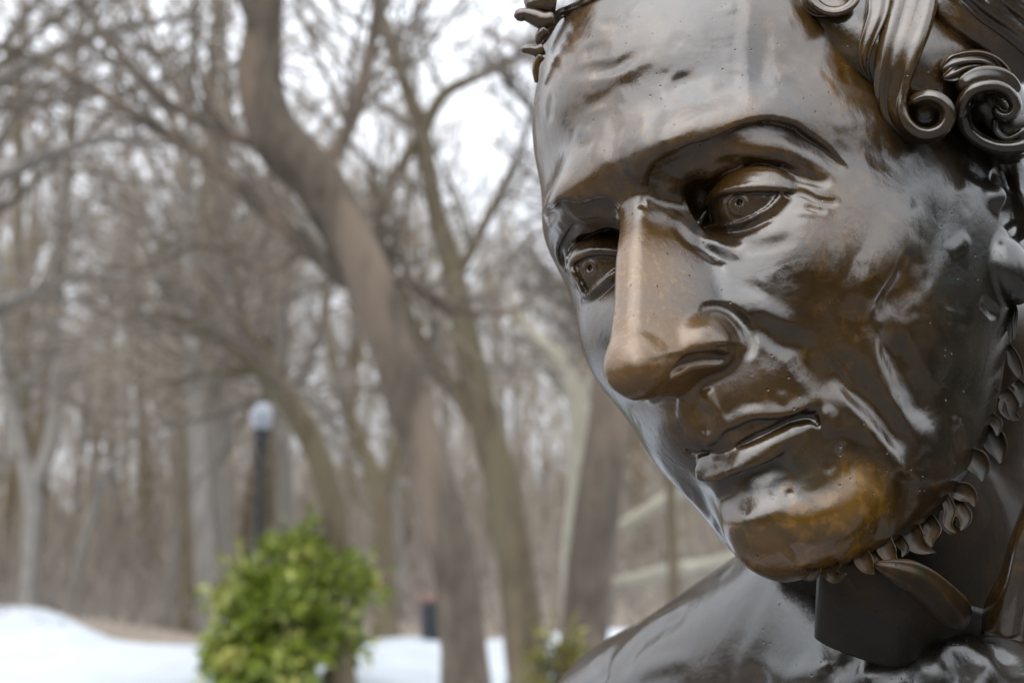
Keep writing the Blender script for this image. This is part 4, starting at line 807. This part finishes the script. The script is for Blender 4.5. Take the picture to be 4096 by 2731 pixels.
# far temple: small knots of hair seen against the sky
def knot(px,r,off=0.,k=14):
    zf=camz(H(np.array([(2215,230)])))[0]+4;P=smooth_line(dep(px,zf+off),4);n=len(P);r=np.interp(np.linspace(0,1,n),np.linspace(0,1,len(r)),r)
    g=Geo();P=np.vstack([P[0]-(P[1]-P[0])*.2,P,P[-1]+unit(P[-1]-P[-2])*r[-1]*.55,P[-1]+unit(P[-1]-P[-2])*r[-1]*.95]);r=np.r_[r[0]*.6,r,r[-1]*.8,r[-1]*.2];g.tube(P,r,k);part('hair_lock',np.concatenate(g.V),np.concatenate(g.Q),hair,flip=False)
knot(F_((760,300),(600,330),(450,270),(320,230),(240,240)),[3.,3.4,3.0,2.4,2.5])
knot(F_((800,60),(640,40),(520,50),(430,60),(390,20)),[4,4,3.4,3.0,2.4],2)
knot(F_((640,480),(560,560),(520,640)),[2.6,2.2,1.4])
knot(F_((600,760),(500,800),(400,780),(310,780)),[2.4,2.2,1.9,1.5])
knot(F_((560,880),(500,980),(480,1120),(490,1270)),[1.8,1.5,1.3,.8])
knot(F_((640,0),(560,-160),(480,-260)),[5,6,5],4);knot(F_((860,-120),(700,-260),(560,-380)),[7,8,7],8)
ribbon('hair_lock',H(F_((540,760),(640,600),(740,380),(850,230),(1000,170),(1250,60),(1500,-60),(1800,-160)))-0.,perp(H(F_((540,760),(640,600),(740,380),(850,230),(1000,170),(1250,60),(1500,-60),(1800,-160)))),[2.5,3,3.5,4,4,4,4],[2,2.4,2.8,3],0,.3,2,parent=hair)
# ------------------------------------------------------------------ whisker curls along the jaw
def whisk(px,w,t=1.7,z0=5.,z1=-3.5,cup=.30,dz=None):
    for sh in(0,-30,-60,-100,-150,-220):
        Z=camz(H(np.array([px[0]+[sh,0]])))[0]
        if Z>400: break
    Z=min(max(Z,440),520)-sh*.06;px=np.vstack([px[:1]+[-20,-22],px]);w=[w[0]]+list(w);n=len(px);P=dep(px,Z+np.linspace(z0,z1,n));return ribbon('whisker_curl',P,perp(P),np.array(w)*.72,t,cup,.2,2,k=22,parent=head,ends=(.02,.5))
for pts,w in ((K_((330,490),(300,560),(250,600),(190,600)),[5,6,5,2]),(K_((470,470),(480,540),(530,590),(610,560)),[8,10,9,4]),(K_((420,500),(400,560),(440,600)),[4,4,2]),
    (K_((740,370),(770,440),(820,520),(870,560)),[7,9,9,5]),(K_((900,330),(870,420),(900,500),(890,550)),[4,5,5,3]),(K_((960,250),(980,340),(1040,420),(1090,440)),[7,9,9,4]),(K_((1080,240),(1120,290),(1150,350),(1120,410)),[5,6,6,3]),
    (K_((1230,170),(1240,260),(1320,330),(1440,365)),[8,11,9,2]),(K_((1380,90),(1400,170),(1380,250),(1400,320)),[7,9,8,4]),(K_((1530,-30),(1540,80),(1600,160),(1690,160)),[7,9,9,5]),(K_((1650,-60),(1690,20),(1700,90),(1660,170)),[6,8,8,4]),
    (W_((310,1080),(380,1100),(420,1140),(430,1180)),[8,10,8,4]),(W_((260,1120),(290,1200),(280,1280),(330,1330)),[5,6,6,4]),(W_((400,880),(440,920),(470,980),(475,1040)),[8,12,12,5]),(W_((510,740),(540,800),(570,870),(580,940)),[8,12,12,5]),
    (W_((540,690),(560,720),(560,780)),[6,7,4]),(W_((620,560),(630,610),(650,660),(690,680)),[8,11,11,5]),(W_((590,600),(600,640),(640,690)),[4,5,3]),(W_((640,300),(660,360),(690,430),(700,460)),[5,7,6,3]),(W_((690,500),(700,560),(690,620)),[6,8,5]),(W_((640,60),(635,160),(640,260)),[3,4,3]),(W_((665,50),(660,140),(655,240)),[2,3,2])):
    whisk(pts,w)
# ------------------------------------------------------------------ coat, neck, collar
cv=Vol((-200,-200,-420),(220,110,-20),2.4);b=cv.box(cv.lo,cv.lo+cv.n*cv.h)
D1=lambda x,y,z:dep(np.array([(x,y)]),z)[0]
SH0,SH1=D1(2690,3070,650),D1(3420,2610,570)
cv.tube(np.array([SH0,SH1]),[62,58],5,True,1)
cv.tube(np.array([SH0,D1(2560,4300,660)]),[62,50],10,True,1)
cv.ell(D1(3500,3800,640),(135,110,135),25.)
cv.tube(np.array([D1(3350,2760,600),D1(4300,3050,590)]),[50,46],20,True,1)
cv.tube(np.array([D1(4150,3170,530),D1(5000,3550,560)]),[52,50],20,True,1)
cv.tube(np.array([D1(4750,2000,620),D1(4500,2700,600)]),[60,70],10,True,1)
cv.ell(D1(3560,2860,520),(44,30,40),14.)
CH=cv.hit
S_=cr(2200,2150,1.96)
for pts,w,h in((S_((470,1139),(520,950),(640,800),(820,650),(1000,560),(1130,500)),5,1.6),(S_((560,1139),(600,1000),(720,830),(900,700),(1100,600)),7,-1.6),(S_((650,1100),(800,1030),(1000,980),(1150,950)),6,1.3),(S_((640,1139),(850,1080),(1100,1010)),6,-1.0),
    (S_((345,960),(400,1060),(450,1139)),6,-3.),(S_((500,880),(380,960),(400,1100)),8,1.6),(S_((1480,160),(1200,300),(900,470),(640,640),(480,780)),6,1.4),(S_((1560,200),(1250,370),(950,520),(700,690)),7,-1.),
    (S_((1820,300),(1720,560),(1560,900),(1400,1139)),9,1.6),(S_((1700,300),(1620,560),(1480,860),(1300,1139)),9,-1.2),(S_((1580,1040),(1700,1060),(1840,1100)),7,2.),(S_((1600,1080),(1720,1139)),6,-2.)):
    cv.ridge(CH(pts),w,h*.55,.2,band=24)
for pts,w,h in((K_((-50,1600),(400,1500),(850,1380)),6,2.5),(K_((150,1600),(300,1400),(420,1240)),6,2.),(K_((560,1300),(640,1400),(760,1420)),12,-6.),(K_((660,1600),(760,1480),(860,1390)),5,2.5),(K_((1080,1420),(1130,1500),(1170,1620)),6,-3.),(K_((1250,1330),(1420,1440),(1560,1600)),8,3.),(K_((1600,1250),(1680,1400),(1700,1600)),7,-3.),(K_((1850,1290),(1920,1420),(1960,1600)),6,2.5),(K_((2000,1250),(2080,1400),(2200,1560)),8,-3.)):
    cv.ridge(CH(pts),w*1.3,h*.6,.25,band=30)
e=cv.F;e[0]=e[-1]=5;e[:,0]=e[:,-1]=5;e[:,:,0]=e[:,:,-1]=5
nv_=Vol((-70,-120,-330),(170,80,-30),2.4)
nv_.tube(np.array([np.array([0,-8,-70.]),D1(3720,2760,585)]),[47,50],8,True,1);nv_.tube(np.array([D1(4190,1560,606),D1(4110,2000,598),D1(3950,2760,590)]),[40,50,60],10,True,2)
n_=nv_.F;n_[0]=n_[-1]=5;n_[:,0]=n_[:,-1]=5;n_[:,:,0]=n_[:,:,-1]=5;NV,NQ=surface_nets(n_,nv_.lo,nv_.h);part('neck',taubin(NV,NQ,5),NQ)
cV,cQ=surface_nets(e,cv.lo,cv.h);coat=part('coat',taubin(cV,cQ,5),cQ)
def row(px,z): return dep(px,z)
ct=K_((352,470),(620,420),(960,500),(1450,760),(2150,1000));cb=K_((330,1125),(520,1235),(1070,1400),(1420,1210),(2150,1050))
sheet('collar',[row(ct*(1-q)+cb*q+[0,0],np.array([474,468,466,478,506])+26*q-5*np.sin(3.1*q)*np.array([.3,1,.6,1,.3])) for q in(0,.2,.4,.6,.8,.92,1.)],3.6)
P=dep(K_((860,470),(1100,545),(1300,640),(1480,790),(1620,930),(1680,1060)),[462,462,466,473,483,496]);ribbon('collar_fold',P,perp(P),[8,10,11,12,12,8],[7,8,8,7],0,.15,2,parent=statue)
sheet('lapel',[row(K_((2360,-260),(2250,50),(2150,300),(2070,560),(1950,760),(1895,920),(1880,1110)),[492,492,490,488,488,488,490]),row(K_((2420,-200),(2330,60),(2240,330),(2180,600),(2140,760),(2110,950),(2095,1140)),[452,455,458,462,466,472,478]),row(K_((2700,-100),(2600,150),(2480,400),(2330,650),(2260,860),(2220,1000),(2200,1180)),[470,472,475,478,482,486,490])],5.)
# the block that carries the figure, below the picture
zb=to_world(cV)[:,2].min();V,Q=lathe([(.001,0),(.42,0),(.42,zb+.12),(.38,zb+.14),(.001,zb+.14)],(ROOT[0]-.1,ROOT[1]+.12,0),4);np_mesh('granite_block',V,Q,simple('granite',(.22,.19,.18),(.34,.30,.28),40,.6),statue,False,ROOT)
